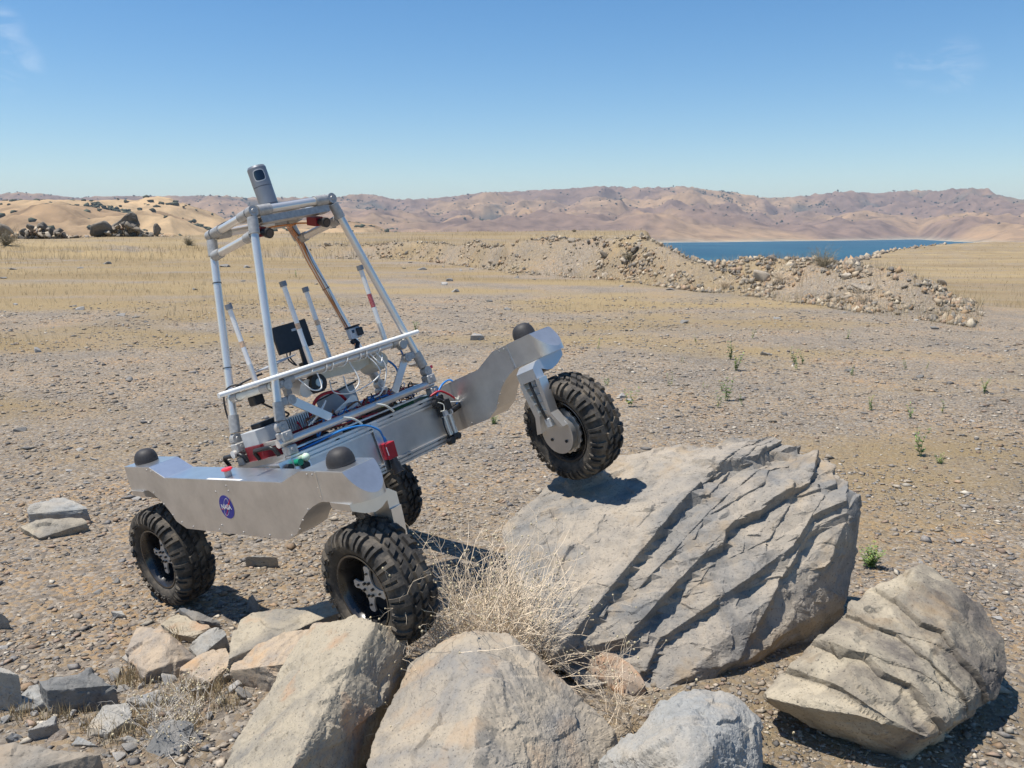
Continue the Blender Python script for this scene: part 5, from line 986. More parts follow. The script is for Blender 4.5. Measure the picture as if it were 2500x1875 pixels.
SL = [
 (3, [(300,560,.19),(450,420,.23),(600,560,.21),(860,680,.17),(1060,850,.12),(1150,1000,.08),(950,1080,.03),(640,830,.08),(430,760,.10)], 'rock_rust', 'rust-orange broken block at the lower left foot of the long boulder', dict(drop=-.02, seed=50, amp=.03)),
 # kind, corners, material, label, opts
 (5, [(0,300,.20),(70,160,.23),(150,120,.24),(820,50,.27),(860,120,.28),(720,165,.28),(230,285,.23),(60,430,.19),(-40,500,.17)], 'rock_slab', 'thin flat slab lying in the shade against the near front wheel', dict(drop=.10, seed=51, amp=.02)),
 (5, [(60,470,.16),(340,310,.24),(640,215,.33),(900,170,.40),(740,480,.32),(480,500,.25),(430,525,.22),(130,545,.16),(0,580,.13)], 'rock_warm', 'wide warm tan slab tucked under the slanting slab boulder', dict(drop=-.02, seed=52, amp=.02)),
 (6, [(1170,290,.14),(1380,310,.16),(1490,430,.165),(1410,650,.11),(1240,730,.07),(1100,600,.06),(1110,470,.10),(1720,580,.09),(1540,790,.02),(1300,820,.0)], 'rock_warm', 'squat block with a broad speckled face and dark right side, below the rear wheel', dict(drop=-.02, seed=53, amp=.03)),
 (6, [(1400,290,.03),(1540,200,.04),(1830,330,.05),(1690,400,.045),(1520,390,.04)], 'rock_slab', 'small flat pale tan slab just below the rear near wheel', dict(drop=-.02, seed=54, amp=.02)),
 (6, [(1540,160,.07),(1570,145,.08),(1730,190,.085),(1950,290,.05),(1700,265,.05)], 'stone', 'narrow brown wedge stone touching the shadow of the rear near wheel', dict(drop=-.02, seed=55, amp=.03)),
 (6, [(1640,490,.09),(1780,370,.11),(1960,310,.12),(1985,380,.10),(1730,590,.06)], 'rock_grey', 'grey triangular stone between the speckled block and the warm slab', dict(drop=-.02, seed=56, amp=.02)),
 (6, [(1550,690,.11),(1730,570,.13),(1970,480,.155),(2020,640,.13),(1830,800,.10),(1560,760,.08),(1620,880,.02),(1870,970,0),(1900,830,.03)], 'rock_warm', 'warm brown angular block right of the speckled block', dict(drop=-.02, seed=57, amp=.03)),
 (6, [(330,800,.13),(560,760,.155),(760,705,.155),(1000,830,.13),(400,880,.12),(440,1080,.0),(900,1010,0),(1010,950,.03)], 'rock_dk', 'long dark grey block near the left edge with a pale flat top', dict(drop=-.02, seed=58, amp=.03)),
 (6, [(0,670,.19),(160,740,.17),(170,850,.10),(10,990,.02),(-150,700,.19),(-150,1050,0)], 'rock_grey', 'pale angular block cut by the left edge of the view', dict(drop=-.02, seed=59, amp=.03)),
 (6, [(330,815,.065),(390,980,.045),(280,1040,.02),(100,1060,.0),(180,930,.055),(260,830,.075)], 'rock_grey', 'small pale stone wedged between the left edge block and the long dark block', dict(drop=-.02, seed=60, amp=.03)),
 (6, [(900,1010,.095),(1110,1000,.105),(1140,1110,.08),(940,1250,.05),(740,1270,.02),(760,1190,.05),(940,1340,.0),(1050,1190,.02)], 'rock_grey', 'pale leaning slab below the long dark grey block', dict(drop=-.02, seed=61, amp=.02)),
 (6, [(1100,960,.055),(1390,860,.085),(1410,960,.06),(1330,1060,.02),(1200,1000,.05)], 'stone', 'pale flat stone below the speckled block', dict(drop=-.02, seed=62, amp=.03)),
 (6, [(230,1230,.06),(490,1090,.09),(470,1170,.07),(360,1320,0),(260,1290,0)], 'rock_grey', 'pale wedge stone with a dark right face near the bottom left', dict(drop=-.02, seed=63, amp=.03)),
 (6, [(350,1340,.01),(560,1190,.06),(590,1240,.04),(500,1360,0),(430,1365,0)], 'rock_warm', 'small pinkish sliver stone right of the pale wedge stone', dict(drop=-.02, seed=64, amp=.03)),
 (6, [(-200,1350,.16),(0,1340,.16),(500,1370,.165),(860,1420,.15),(870,1440,.1),(790,1552,.08),(-200,1700,.1),(700,1800,0.0)], 'rock_dkw', 'big brownish slab filling the bottom left corner', dict(drop=-.02, seed=65, amp=.02)),
 (6, [(1420,1140,.10),(1620,1120,.115),(1700,1180,.10),(1620,1380,.06),(1390,1470,.03),(1240,1430,.02),(1480,1500,0)], 'rock_dk', 'dark leaning slab half hidden by the dry twigs at the lower left', dict(drop=-.02, seed=66, amp=.02)),
 (6, [(620,1340,.03),(680,1270,.05),(860,1360,.03),(830,1400,0),(640,1370,0)], 'rock_grey', 'pale chip of stone at the edge of the bottom left slab', dict(drop=-.02, seed=67, amp=.03)),
 (6, [(1050,1290,.045),(1110,1260,.055),(1260,1340,.03),(1230,1400,.01),(1080,1380,0)], 'rock_grey', 'grey five-sided stone between the pale leaning slab and the dark leaning slab', dict(drop=-.02, seed=68, amp=.03)),
 (6, [(880,1420,.03),(980,1440,.03),(990,1470,.01),(920,1500,0)], 'stone', 'little grey stone right of the bottom left slab', dict(drop=-.02, seed=69, amp=.03)),
 (6, [(45,1290,.03),(110,1240,.04),(190,1270,.02),(170,1330,0),(60,1320,0)], 'stone', 'flat grey stone above the bottom left slab', dict(drop=-.02, seed=70, amp=.03)),
 (6, [(1130,640,.03),(1150,560,.04),(1110,540,.02),(1060,590,0)], 'stone', 'small round stone against the left of the speckled block', dict(drop=-.02, seed=71, amp=.03)),
 (6, [(-60,210,.08),(10,200,.09),(70,250,.06),(60,310,.0),(-60,340,0)], 'rock_dk', 'dark grey stone cut by the left edge, above the blocks', dict(drop=-.02, seed=72, amp=.03)),
 (6, [(960,190,.03),(1060,180,.03),(1090,220,.02),(1000,240,.0)], 'rock_grey', 'pale flat flake lying left of the rear wheel', dict(drop=-.01, seed=73, amp=.03)),
 (7, [(300,970,.115),(560,880,.13),(700,900,.13),(910,1000,.10),(860,1060,.06),(300,1060,.07)], 'rock_grey', 'pale grey slab on top of a split stone left of the rover', dict(drop=.0, seed=74, amp=.02)),
 (7, [(190,1180,.05),(480,1110,.085),(850,1085,.08),(870,1150,.05),(400,1300,.02),(320,1290,0),(860,1220,0.)], 'rock_slab', 'lower tan slab of the split stone left of the rover', dict(drop=-.02, seed=75, amp=.03)),
 ('d', [(528,1203,.07),(560,1199,.08),(600,1204,.07),(598,1216,.02),(545,1224,.0)], 'rock_grey', 'oblong grey stone on the gravel under the rover', dict(drop=-.02, seed=76, amp=.03)),
 ('d', [(536,1290,.10),(545,1283,.14),(556,1300,.10),(560,1315,0),(532,1315,0)], 'rock_dk', 'upright dark pointed stone in the rover shadow', dict(drop=-.02, seed=77, amp=.03)),
 ('d', [(540,1330,.11),(640,1320,.14),(720,1300,.16),(725,1335,.14),(600,1345,.11)], 'rock_grey', 'grey slab in the rover shadow behind the thin flat slab', dict(drop=-.02, seed=78, amp=.03)),
 ('d', [(1010,1030,.05),(1022,1025,.06),(1045,1030,.05),(1043,1038,0),(1020,1040,0)], 'stone', 'grey stone on the plain between mast and raised front wheel', dict(drop=-.02, seed=79, amp=.03)),
]
SL[-1] = ('d', [(1015,725,.09),(1026,719,.11),(1046,724,.09),(1044,731,0),(1020,732,0)], 'stone', 'grey stone on the plain between the mast and the raised front wheel', dict(drop=-.02, seed=79, amp=.03))
for kind, lst, mt, lab, op in SL:
    P = pts_of(kind, lst, op['drop'], 0.0)
    rock_obj('rock' if mt != 'stone' else 'stone', P, M[mt], lab, cat='rock', sub=6 if op['seed'] in (51,52,53,57,58,65,61,66,59) else 5, seed=op['seed'], k=160, chips=9, chip=.06, amp=op['amp']*.4, fine=.008, fscale=9.0, cracks=.004, fac=[(14,.02,.07,None,1.0),(80,.008,.07,None,1.0)])

# --- generic stones, shared shapes
def stone_variants(n, seed, sub=3, zs=.55, sm=0.5):
    out = []
    for i in range(n):
        r_ = np.random.default_rng(seed+i); pts = r_.uniform(-1,1,(13,3))*np.array([1,.8,zs]); V, F = rock_shape(pts, sub=sub, seed=seed+i, k=300, chips=9, chip=.16, amp=.02, fine=.012, fscale=4.0)
        V = V-V.mean(0); V /= np.abs(V[:,0]).max(); me = np_mesh('stone', V, F, sm); out.append(me)
    return out
def var_meshes(ms, mat):
    for m in ms: m.materials.append(mat)
    return ms
V_near = var_meshes(stone_variants(9, 300, 4, .5), M['stone']); V_far = var_meshes(stone_variants(9, 400, 3, .6, None), M['stone_far']); V_dark = var_meshes(stone_variants(5, 500, 3, .7, None), M['stone_dark'])
def put_stone(name, mesh, x, y, size, r_, label, group, cat='stone', sink=.25, z=None, tilt=.3, sz=None):
    o = bpy.data.objects.new(name, mesh); link(o); s = size/2; sc = (s*r_.uniform(.85,1.15), s*r_.uniform(.8,1.2), s*r_.uniform(.7,1.2)) if sz is None else sz
    o.scale = sc; o.rotation_euler = (r_.normal(0,tilt), r_.normal(0,tilt), r_.uniform(0,6.28)); zz = gh(x, y) if z is None else z; o.location = (x, y, zz+sc[2]*(.55-sink)); tag(o, label, cat, group); return o
r_ = np.random.default_rng(77)
# loose stones over the plain that show as single stones
n = 0
for i in range(900):
    if n >= 120: break
    u = r_.uniform(-40, 2540); v = 640+1150*r_.random()**1.7; p = at_z(u, v, 0); x, y = p[0], p[1]
    s_, az_, rr = berm_s(np.array([x]), np.array([y]))
    if s_[0] > -.5: continue
    if (-2.2 < x < .9 and 2.9 < y < 5.9) or (-.1 < x < 2.2 and 2.6 < y < 5.0) or y < 3.0: continue
    px = 9+18*r_.random()**3; size = px/F_PX*rr[0]*1.2
    put_stone('stone', V_near[r_.integers(9)], x, y, size, r_, '%s stone lying loose on the gravel %s, %s' % ('small' if px < 12 else 'larger', 'near the camera side of the rover' if y < 5.5 else 'just behind the rover' if y < 9 else 'of the middle plain' if y < 15 else 'of the far plain', 'far left' if u < 450 else 'left of the mast' if u < 700 else 'behind the rover' if u < 1250 else 'right of the raised wheel' if u < 1750 else 'far right'), 'loose stones on the gravel plain', sink=.45, tilt=.15); n += 1
# broken stones filling the near rock pile
for zx, zy, px in ((1010,760,34),(1060,900,26),(620,1130,22),(560,1060,20),(1340,1180,30),(1180,1230,24),(1500,1060,28),(1580,960,26),(1760,1000,40),(1990,880,44),(2060,1010,34),(1930,1120,26),(1130,1440,30),(1330,1330,22),(720,1210,18),(1830,1240,24),(1700,1420,30),(1560,1480,26),(1040,1500,22),(300,1090,18),(40,1150,24),(1230,880,22),(2130,1100,36),(1480,860,34)):
    p = at_z(*Zm[6](zx, zy), .0); put_stone('stone', V_near[r_.integers(9)], p[0], p[1], px*.2803*2.2/F_PX*4.0*2.0, r_, 'small broken grey stone filling a gap in the rock pile at the lower left', 'broken stones in the near rock pile', sink=.25, tilt=.35)
# rubble bank: stones over the long bank across the plain
n = 0
for i in range(6000):
    if n >= 190: break
    az_ = r_.uniform(-12, 27.2); s = r_.uniform(-.6, 5.0); dens = np.interp(az_, [-12,-6,0,5,9,12,17,21,26,27.5], [.15,.25,.45,.6,.8,.55,.75,1,1,.8])
    if r_.random() > dens or pn(np.array([[az_*.55, s*.5, 2.2]]))[0] < -.05: continue
    rr = np.interp(az_, _raz, _rb)+s; x, y = rr*math.sin(math.radians(az_)), rr*math.cos(math.radians(az_)); size = (.10+.26*r_.random()**2.6)*(1+.3*(rr > 34))
    ms = V_far[r_.integers(9)] if r_.random() < .8 else V_dark[r_.integers(5)]
    part = 'left end' if az_ < -3 else 'left part' if az_ < 5 else 'crest beside the lake' if az_ < 10 else 'dip below the lake' if az_ < 14 else 'middle part' if az_ < 19 else 'right part' if az_ < 24 else 'right end'
    lv = 'at the foot of' if s < 1 else 'on the face of' if s < 3 else 'on top of'; sw = 'small' if size < .17 else 'fair-sized' if size < .28 else 'large'
    put_stone('rubble_stone', ms, x, y, size, r_, '%s %s stone %s the rubble bank, %s' % (sw, 'dark' if ms in V_dark else 'pale', lv, part), 'stones of the rubble bank', sink=.3, tilt=.5); n += 1
# singled out stones on the bank
for u, v, w, ms, lab in ((1590,578,26,V_dark[0],'dark block jutting from the top of the bank beside the lake'),(2010,668,14,V_dark[1],'dark pointed stone on the skyline of the right bank'),(1822,634,22,V_far[2],'pale rounded stone on top of the bank below the lake'),(1860,680,38,V_far[4],'largest pale stone low on the front of the bank'),(2300,696,26,V_far[5],'pale upright stone near the right end of the bank'),(2105,712,44,V_far[6],'wide pale stone half hidden by dry grass on the right bank'),(1475,631,24,V_far[1],'long pale stone lying on the left part of the bank'),(1550,618,24,V_dark[3],'dark stone leaning on a pale stone left of the lake'),(1395,590,20,V_far[7],'pale slab high on the left part of the bank'),(2395,770,18,V_far[3],'pale stone at the right foot of the bank'),(2310,758,14,V_dark[2],'dark stone at the foot of the bank near its right end')):
    best = sight_hit(u, v, 18, 75)
    if best is None: best = at_y(u, v, 40)
    put_stone('rubble_stone', ms, best[0], best[1], w/F_PX*np.linalg.norm(best)*1.15, r_, lab, None, 'stone', sink=.2, tilt=.25)
# far-left heap of dark boulders on the rise
def heap_pt(u, d=92.0): az_ = math.radians(px_az(u)); return d*math.sin(az_), d*math.cos(az_)
def heap_rock(u0, u1, v0, v1, ms, lab, d=92.0, rot=0.0, tilt=(0,0), squash=1.0):
    x, y = heap_pt((u0+u1)/2, d); z0 = CAM_Z+(555.4-v1)/F_PX*d; w = (u1-u0)/F_PX*d; h = (v1-v0)/F_PX*d; o = bpy.data.objects.new('heap_boulder', ms); link(o)
    o.scale = (w/2, w/2*.8, h/2*1.5*squash); o.location = (x, y, z0+h*.45); o.rotation_euler = (tilt[0], tilt[1], rot); tag(o, lab, 'boulder', 'boulders of the far left heap'); return o
def heap_block(lst, lab, d, mat, seed):
    P = [at_y(u, v, d+dy)+[0,0,0] for u, v in lst for dy in (-.9, 1.3)]; rock_obj('heap_boulder', P, mat, lab, 'boulders of the far left heap', 'boulder', sub=5, seed=seed, k=90, chips=5, chip=.04, amp=.02, fine=.012, fscale=5.0, fac=[(16,.03,.10,None,1.0)])
heap_block([(270,560),(278,548),(305,528),(322,518),(331,524),(340,548),(334,556)], 'big slanting dark boulder leaning on the far left heap', 90, M['stone_dark'], 81)
heap_rock(232,284,540,572,V_dark[3],'dark boulder at the left foot of the slanting boulder far left',91,1.2); heap_rock(386,404,548,570,V_dark[2],'small pointed boulder at the right end of the far left heap',91,.5,(0,.4))
heap_rock(8,52,546,574,V_far[2],'pale tan boulder at the left end of the far heap',95,.5); heap_rock(110,136,541,562,V_dark[4],'dark cap boulder on the left mound of the far heap',92,.9)
hs_pos = []; 
for i in range(70):
    left = r_.random() < .5; u = r_.normal(115,42) if left else r_.normal(320,34); k = abs(u-(115 if left else 320))/(85 if left else 75)
    if k > 1: continue
    v = 578-r_.random()*(30 if left else 32)*(1-k); d = 92-r_.random()*1.5; x, y = heap_pt(u, d); z = CAM_Z+(555.4-v)/F_PX*d; size = .35+.5*r_.random()
    dk_ = r_.random() < .55; c0 = 115 if left else 320
    put_stone('heap_stone', V_dark[r_.integers(5)] if dk_ else V_far[r_.integers(9)], x, y, size, r_, '%s %s stone %s %s' % ('larger' if size > .6 else 'small', 'dark' if dk_ else 'pale', 'high on' if v < 563 else 'low on', ('the left mound of the far heap, ' if left else 'the far heap below the slanting boulder, ')+('left side' if u < c0-14 else 'right side' if u > c0+14 else 'middle')), 'stones of the far left heap', sink=.1, z=z-.1, tilt=.6)

# ---------------------------------------------------------------- gravel, rubble and straw (uncountable)
def rand_view(n, r0, r1, seed, azr=33.5):
    q = np.random.default_rng(seed); r = np.exp(q.uniform(math.log(r0), math.log(r1), n)); a = np.radians(q.uniform(-azr, azr, n)); return r*np.sin(a), r*np.cos(a), r, q
PAL = np.array([[.245,.225,.205],[.30,.265,.225],[.22,.205,.19],[.39,.33,.255],[.45,.375,.285],[.36,.265,.195],[.52,.46,.37],[.30,.26,.215],[.38,.315,.24],[.40,.28,.18]])
ov = octa_variants(14, 900)
x, y, r, q = rand_view(105000, 2.4, 26, 31); s_, az_, _ = berm_s(x, y); ok = s_ < .5; x, y, r, q2 = x[ok], y[ok], r[ok], q
n = len(x); pn_ = fbm(np.stack([x*.7, y*.7, 0*x], -1), 3); ok = q.random(n) < np.clip(.72+1.2*pn_, .15, 1); x, y, r = x[ok], y[ok], r[ok]; n = len(x)
size = np.exp(q.normal(math.log(.0068), .58, n))*(r/4)**.45; size = np.minimum(size, .05); z = ground_h(x, y)
S = np.stack([size*q.uniform(.8,1.4,n), size*q.uniform(.6,1.1,n), size*q.uniform(.25,.6,n)], -1); C = PAL[q.integers(0, len(PAL), n)]*q.uniform(.6,1.15,(n,1))
o = scatter('gravel', ov, np.stack([x, y, z+S[:,2]*.35], -1), S, M['pebble'], C, 41, tilt=.22); tag(o, 'loose flaky gravel covering the plain', None, None, 'stuff')
# rubble crumbs on the bank and the heaps
q = np.random.default_rng(51); n = 24000; az_ = q.uniform(-13, 27.5, n); s = q.uniform(-1.2, 6.0, n); kp = q.random(n) < np.clip(.35+1.6*fbm(np.stack([az_*.55, s*.5, 0*s+2.2], -1), 3), .05, 1)*np.interp(az_, [-12,0,9,20,28], [.35,.6,.9,1,1]); az_, s = az_[kp], s[kp]; n = len(az_); rr = np.interp(az_, _raz, _rb)+s; x = rr*np.sin(np.radians(az_)); y = rr*np.cos(np.radians(az_)); z = ground_h(x, y)
size = .028+.11*q.random(n)**3.2; S = size[:,None]*q.uniform(.5,1.1,(n,3)); C = PAL[q.integers(0,len(PAL),n)]*q.uniform(.65,1.1,(n,1))*np.array([1.04,1.0,.92])
o = scatter('bank_rubble', ov, np.stack([x, y, z+S[:,2]*.3], -1), S, M['pebble'], C, 42, tilt=.7); tag(o, 'broken rubble covering the bank across the plain', None, None, 'stuff')
P3 = []; S3 = []
for (u, su, d, h) in ((115,42,92.6,2.2),(320,40,92.6,2.4)):
    for i in range(700):
        uu = q.normal(u, su); k = min(1, abs(uu-u)/(2*su)); x, y = heap_pt(uu, d+q.uniform(-.8,1.5)); P3.append((x, y, max(0, h*.45*(1-k)*q.random()))); S3.append(np.full(3, .12+.25*q.random()**2)*q.uniform(.6,1.1,3))
for (hx, hy, hr) in ((19.5,57,4.0),(14.2,52,3.6)):
    for i in range(500): x, y = q.normal(hx, hr*.6), q.normal(hy, hr*.4); P3.append((x, y, .03)); S3.append(np.full(3,.07+.2*q.random()**3)*q.uniform(.6,1.1,3))
for i in range(1200):                                       # rocky rim of the far field
    rr = q.uniform(95, 330); a = np.radians(np.interp(rr, [30,60,150,200,280,400], [19.3,19.6,20.9,22,24,27.2])+q.normal(0,.35)); x, y = rr*math.sin(a), rr*math.cos(a); P3.append((x, y, .1)); S3.append(np.full(3,.25+.9*q.random()**2)*q.uniform(.5,1,3)); NF = 1
P3 = np.array(P3); S3 = np.array(S3); P3[:,2] += ground_h(P3[:,0], P3[:,1]); C = PAL[q.integers(0,len(PAL),len(P3))]*q.uniform(.75,1.15,(len(P3),1))*np.array([1.05,1.0,.92])
o = scatter('distant_rubble', ov, P3, S3, M['pebble'], C, 43, tilt=.6); tag(o, 'rubble of the distant heaps and the rim of the far field', None, None, 'stuff')
# straw: blades as thin triangles
def blades(name, x, y, z, h, w, lean, cols, seed, label):
    q = np.random.default_rng(seed); n = len(x); a = q.uniform(0, 6.28, n); d = np.stack([np.cos(a), np.sin(a), 0*a], -1); b = q.uniform(0, 6.28, n); pr = np.stack([np.cos(b), np.sin(b), 0*b], -1)
    p = np.stack([x, y, z-.004], -1); up = np.zeros((n,3)); up[:,2] = h*np.cos(lean); mid = p+up*.55+d*(h*np.sin(lean)*.4)[:,None]; tip = p+up+d*(h*np.sin(lean))[:,None]; ww = pr*w[:,None]
    V = np.stack([p-ww, p+ww, mid+ww*.8, mid-ww*.8, tip], 1).reshape(-1,3); k = np.arange(n)*5; F = np.stack([np.stack([k,k+1,k+2],-1), np.stack([k,k+2,k+3],-1), np.stack([k+3,k+2,k+4],-1)], 1).reshape(-1,3)
    C = np.repeat(cols, 5, 0); o = np_obj(name, V, F, M['straw'], attrs={'col': ('FLOAT_COLOR', np.concatenate([C, np.ones((len(C),1))], 1))}); tag(o, label, None, None, 'stuff'); return o
STR = np.array([[.47,.37,.22],[.40,.31,.175],[.54,.45,.29],[.38,.27,.145],[.44,.37,.24]])
x, y, r, q = rand_view(26000, 2.4, 16, 61); s_, az_, _ = berm_s(x, y); keep = (s_ < .3) & (q.random(len(x)) < np.clip(.35+1.3*fbm(np.stack([x*1.1,y*1.1,0*x+4],-1),3), .04, 1)); x, y, r = x[keep], y[keep], r[keep]; n = len(x)
blades('straw_litter', x, y, ground_h(x,y)+.004, q.uniform(.015,.05,n)*(r/4)**.4, .0009*(r/4)**.8*np.ones(n), q.uniform(.7,1.5,n), STR[q.integers(0,5,n)]*q.uniform(.8,1.15,(n,1)), 62, 'dry straw litter between the stones of the plain')
x, y, r, q = rand_view(85000, 17, 104, 63); s_, az_, _ = berm_s(x, y); c = cover(x, y); keep = (q.random(len(x)) < np.clip((c-.40)*1.1, 0, .8)*np.clip(.45+1.1*fbm(np.stack([x*.12,y*.3,0*x+8],-1),3),.05,1)) & (az_ < 9.2) | ((s_ > -1.8) & (s_ < 7) & (q.random(len(x)) < .95) & (az_ < 28)); x, y, r, s_, az_ = x[keep], y[keep], r[keep], s_[keep], az_[keep]; n = len(x)
hh_ = q.uniform(.06,.22,n)*(1+.8*(r > 55))*np.where((s_ > -1.5) & (s_ < 5), 1.7, 1)
blades('dry_grass', x, y, ground_h(x,y), hh_, .0042*(r/30)**.9, q.uniform(.05,.6,n), (STR*1.02)[q.integers(0,5,n)]*q.uniform(.85,1.15,(n,1)), 64, 'golden dry grass on the rise and along the rubble bank')
x, y, r, q = rand_view(14000, 28, 400, 65, 32); az_ = np.degrees(np.arctan2(x, y)); s_, _, _ = berm_s(x, y); keep = (az_ > 18) & (s_ > 5); x, y, r = x[keep], y[keep], r[keep]; n = len(x)
blades('field_grass', x, y, ground_h(x,y), q.uniform(.1,.3,n), .006*(r/40), q.uniform(.05,.5,n), STR[q.integers(0,5,n)]*q.uniform(.85,1.1,(n,1)), 66, 'dry grass over the low golden field at the right')
# tufts of dry grass among the near rocks and on the bank
def tuft_field(name, spots, seed, label, hscale=1.0):
    q = np.random.default_rng(seed); X=[];Y=[];H=[];W=[]
    for (x, y, rad, cnt, h) in spots: X += list(q.normal(x, rad, cnt)); Y += list(q.normal(y, rad, cnt)); H += list(q.uniform(.35,1,cnt)*h); W += [max(.0011, .00045*math.hypot(x,y))]*cnt
    X = np.array(X); Y = np.array(Y); n = len(X); return blades(name, X, Y, ground_h(X,Y), np.array(H), np.array(W), q.uniform(.1,.75,n), STR[q.integers(0,5,n)]*q.uniform(.8,1.1,(n,1)), seed+1, label)
sp = []
for zx, zy in ((1080,850),(1180,790),(1330,830),(1650,950),(1560,440),(700,1060),(480,1150),(900,1260),(1210,1170),(1280,1280),(1450,1050),(1900,1000),(2000,1150),(1750,1080),(820,1240),(1650,1300),(150,1100),(1000,1340)):
    p = at_z(*Zm[6](zx, zy), .0); sp.append((p[0], p[1], .035, 90, .10))
tuft_field('foreground_grass', sp, 71, 'tufts of dry grass between the near rocks')
# ---------------------------------------------------------------- dry shrubs and weeds
def twig_mesh(base, n, h, spread, seed, rad=.0018, dens=4, up=.9, seg=7, heads=True):
    """a tangle of thin curved twigs growing from base; returns two builders (twigs, seed heads)"""
    q = random.Random(seed); T = MB(); Hd = MB()
    def grow(p, d, L, r, lvl):
        pts = [p.copy()]; k = seg if lvl == 0 else 5
        for i in range(k):
            d = (d+Vector((q.gauss(0,.22), q.gauss(0,.22), q.gauss(0,.16)-.02*lvl))).normalized(); p = p+d*(L/k); pts.append(p.copy())
            if lvl < 2 and i > 0 and q.random() < (.55 if lvl == 0 else .35):
                sd = (d+Vector((q.gauss(0,.75), q.gauss(0,.75), q.gauss(.1,.5)))).normalized(); grow(p.copy(), sd, L*q.uniform(.25,.5), r*.62, lvl+1)
        T.tube(pts, r, 3, r*.45, False)
        if heads and q.random() < .30: Hd.ball(p, q.uniform(.0025,.0055), None, 1.0, 5)
    for i in range(n):
        a = q.uniform(0, 6.283); t = q.uniform(.05, spread); d = Vector((math.cos(a)*t, math.sin(a)*t, up)).normalized(); b = Vector(base)+Vector((q.gauss(0,.025+.05*spread*.5), q.gauss(0,.025+.05*spread*.5), 0))
        grow(b, d, h*q.uniform(.55,1.15), rad*q.uniform(.7,1.2), 0)
    return T, Hd
M['twig'] = simple('bleached_dry_twig', (0.68,0.56,0.41), 0.75, 0.0, 30, 0.25); M['twig_pale'] = simple('pale_grey_twig', (0.64,0.58,0.49), 0.75, 0.0, 30, 0.2); M['seed'] = simple('dry_seed_head', (0.52,0.44,0.28), 0.8, 0.0, 60, 0.3); M['twig_dark'] = simple('grey_brown_brush', (0.24,0.205,0.135), 0.8, 0, 20, .3)
def shrub(name, base, n, h, spread, seed, mat, label, rad=.0018, up=.9, cat='shrub', heads=True, group=None):
    T, Hd = twig_mesh((0,0,0), n, h, spread, seed, rad, up=up, heads=heads); o = empty(name); o.location = base; tag(o, label, cat, group)
    T.build('twigs', M[mat], o, 1.3)['kind'] = 'stuff'
    if heads and Hd.v: Hd.build('seed_heads', M['seed'], o, 1.3)['kind'] = 'stuff'
    return o
b0 = at_z(1180, 1560, .06)
shrub('dry_shrub', (-.09, 3.50, .06), 260, .56, 1.0, 5, 'twig', 'dense tan dry shrub between the near front wheel and the long boulder', .0024, .85)
shrub('dry_shrub', (-.30, 3.30, .10), 30, .34, 1.6, 6, 'twig_pale', 'straggling pale dead twigs in front of the near front wheel', .0018, .6)
p = at_z(560+900*.3074, 1460+1250*.3074, .0); shrub('dry_shrub', (p[0], p[1], .05), 46, .34, .9, 8, 'twig_pale', 'dead twigs growing in the gap between the slanting slab and the tan boulder', .0015, .9)
p = at_z(450, 1800, .0); shrub('dry_shrub', (p[0], p[1], 0), 60, .22, 1.2, 9, 'twig_pale', 'tangle of pale dead twigs at the lower left of the slanting slab', .0013, .8)
p = at_z(500, 1700, .0); shrub('dry_shrub', (p[0], p[1], 0), 26, .14, 1.0, 10, 'twig', 'low straw-coloured dead plant by the dark leaning slab', .0012, .9)
p = at_z(1240+900*.2984, 1380+1420*.2984, .0); shrub('dry_shrub', (p[0], p[1]+.02, .05), 22, .36, .8, 11, 'twig', 'thin dead stalks between the tan boulder and the rounded grey boulder', .0016, 1.0)
shrub('dry_shrub', (1.02, 3.02, .0), 9, .18, 1.2, 12, 'twig_dark', 'sparse dead stalks in the shade under the dark-streaked boulder', .0012, .7)
# brush clumps on the bank
for u, v, w, mt, lab in ((2010,650,70,'twig_dark','grey-brown brush clump on top of the bank below the lake'),(1535,640,30,'twig_dark','small brush clump on the left part of the bank'),(2105,745,70,'twig','dry grass clump at the foot of the right bank'),(1905,690,50,'twig','straw-coloured brush clump on the bank right of the largest pale stone'),(1770,705,46,'twig','low dry brush clump at the foot of the middle bank'),(15,600,60,'twig_dark','round sagebrush clump at the far left edge'),(460,598,26,'twig_dark','small brown bush on the rise left of the mast'),(1402,566,10,'twig_dark','tiny bush on the skyline above the bank')):
    best = sight_hit(u, v, 15, 100)
    if best is None: best = at_y(u, v, 85)
    dist = float(np.linalg.norm(best[:2])); h = w/F_PX*dist*.62
    shrub('dry_brush', (best[0], best[1], gh(best[0],best[1])-.02), 70, h, 1.0, int(u), mt, lab, max(.003, .00022*dist), .8, 'bush', False)
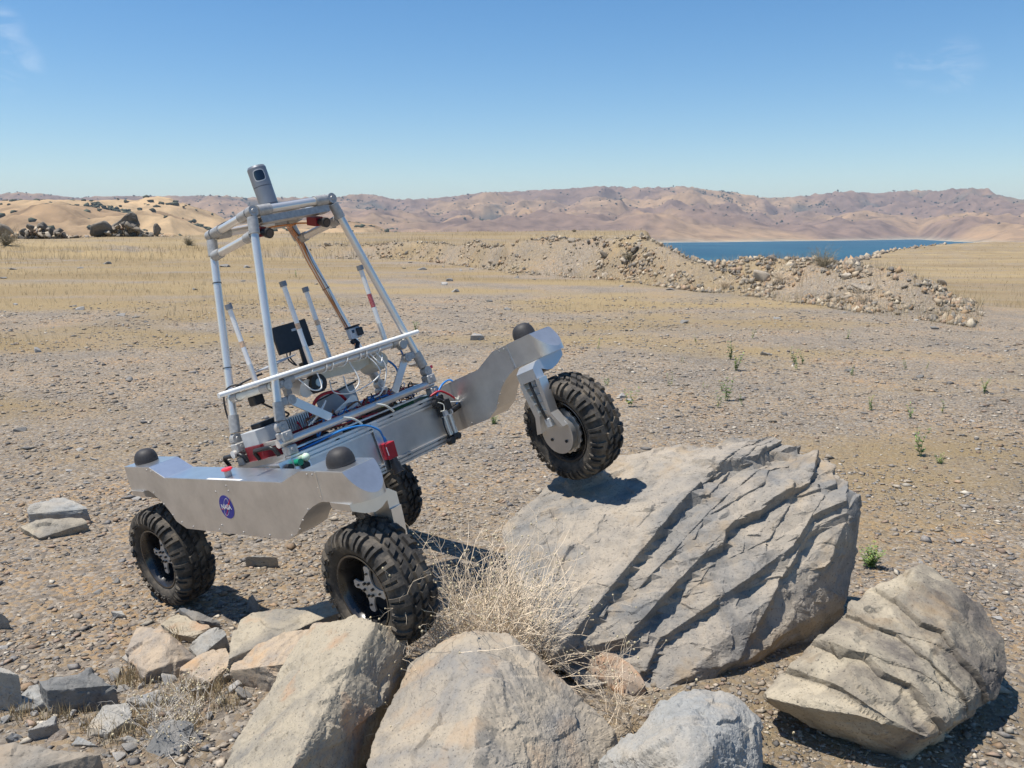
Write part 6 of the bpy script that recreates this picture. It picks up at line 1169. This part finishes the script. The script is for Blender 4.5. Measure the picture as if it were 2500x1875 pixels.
# green weeds
def weed(base, h, n, seed, label, group, bushy=False):
    q = random.Random(seed); S = MB(); L = []; C = []; o = empty('weed'); o.location = base; tag(o, label, 'weed', group); V = []; F = []
    for i in range(n):
        a = q.uniform(0,6.283); t = q.uniform(.15,1.0) if bushy else q.uniform(.02,.25); d = Vector((math.cos(a)*t, math.sin(a)*t, 1)).normalized(); p = Vector((q.gauss(0,.01),q.gauss(0,.01),0)); pts = [p.copy()]; hh = h*q.uniform(.6,1.1)
        for k in range(6):
            d = (d+Vector((q.gauss(0,.12),q.gauss(0,.12),.05))).normalized(); p = p+d*hh/6; pts.append(p.copy())
            for m_ in range(5):
                b = q.uniform(0,6.283); e = Vector((math.cos(b), math.sin(b), q.uniform(-.1,.9))).normalized(); l = hh*q.uniform(.12,.26)*(1-.5*k/6); w = e.cross(Vector((0,0,1))).normalized()*l*.22; i0 = len(V)
                V += [p, p+e*l*.5+w, p+e*l, p+e*l*.5-w]; F.append((i0,i0+1,i0+2,i0+3)); g = q.uniform(.7,1.3); col = (.19*g,.29*g,.085*g) if q.random() < .8 else (.38*g,.36*g,.10*g); C += [(*col,1)]*4
        S.tube(pts, max(.0012,h*.012), 4, max(.0006,h*.004), False)
    if 'weed_stem' not in M: M['weed_stem'] = simple('weed_stem', (.24,.29,.10), .7)
    S.build('stem', M['weed_stem'], o, 1.2)
    np_obj('leaves', np.array([tuple(v) for v in V]), np.array(F), M['leaf'], o, attrs={'col': ('FLOAT_COLOR', np.array(C))})['kind'] = 'stuff'
WG = 'green weeds on the gravel plain'
for i, (dx, dy, h, n_, bushy, lab) in enumerate(((1068,915,22,14,True,'low bright green weed below the raised far beam of the rover'),(1878,1226,46,22,True,'bushy green weed behind the right end of the long boulder'),(2030,1001,20,12,True,'low green weed on the plain at the right, above the dark-streaked boulder'),(1590,802,44,6,False,'tall green weed, the leafiest of the pair right of the raised wheel'),(1578,776,36,6,False,'spreading green weed just behind the leafiest tall one'),(1551,880,34,3,False,'thin green stalk, nearest of three right of the raised wheel'),(1571,866,46,3,False,'tallest thin green stalk right of the raised wheel'),(1557,845,30,3,False,'thin green stalk behind the two nearest right of the raised wheel'),(1716,786,34,3,False,'left one of two thin green stalks on the middle right plain'),(1734,786,30,3,False,'right one of two thin green stalks on the middle right plain'),(1988,985,52,3,False,'thin tall green stalk standing alone behind the boulders at the right'),(1882,886,38,3,False,'thin green stalk between the long boulder and the bank'),(1840,812,22,4,False,'small yellowish weed on the right plain'),(2126,850,38,4,False,'sparse yellow-green weed near the right edge'),(1362,880,40,3,False,'thin stalk seen just right of the raised wheel'),(900,718,28,6,False,'green weed right of the white tube light'),(1310,832,22,4,False,'short weed behind the raised wheel'),(640,600,14,3,False,'tiny green weed seen through the mast'),(1968,905,30,3,False,'faint thin stalk on the right plain'),(1812,596,10,3,False,'tiny weed by the bank'))):
    p = at_z(dx*1.1302, dy*1.1302, 0)
    weed((p[0], p[1], gh(p[0],p[1])-.005), h*1.1302/F_PX*float(np.linalg.norm(p-[0,0,CAM_Z]))*1.05, n_, i+1, lab, WG, bushy)

q_ = random.Random(19)
for i in range(16):
    u, v = q_.uniform(1380, 2480), q_.uniform(800, 1060); p = at_z(u, v, 0)
    if u < 1560 and v > 880 or u < 2150 and v > 1030: continue
    weed((p[0], p[1], gh(p[0],p[1])-.005), q_.uniform(16,34)/F_PX*float(np.linalg.norm(p-[0,0,CAM_Z])), 2, 100+i, 'faint thin weed stalk among several on the right plain', WG, False)
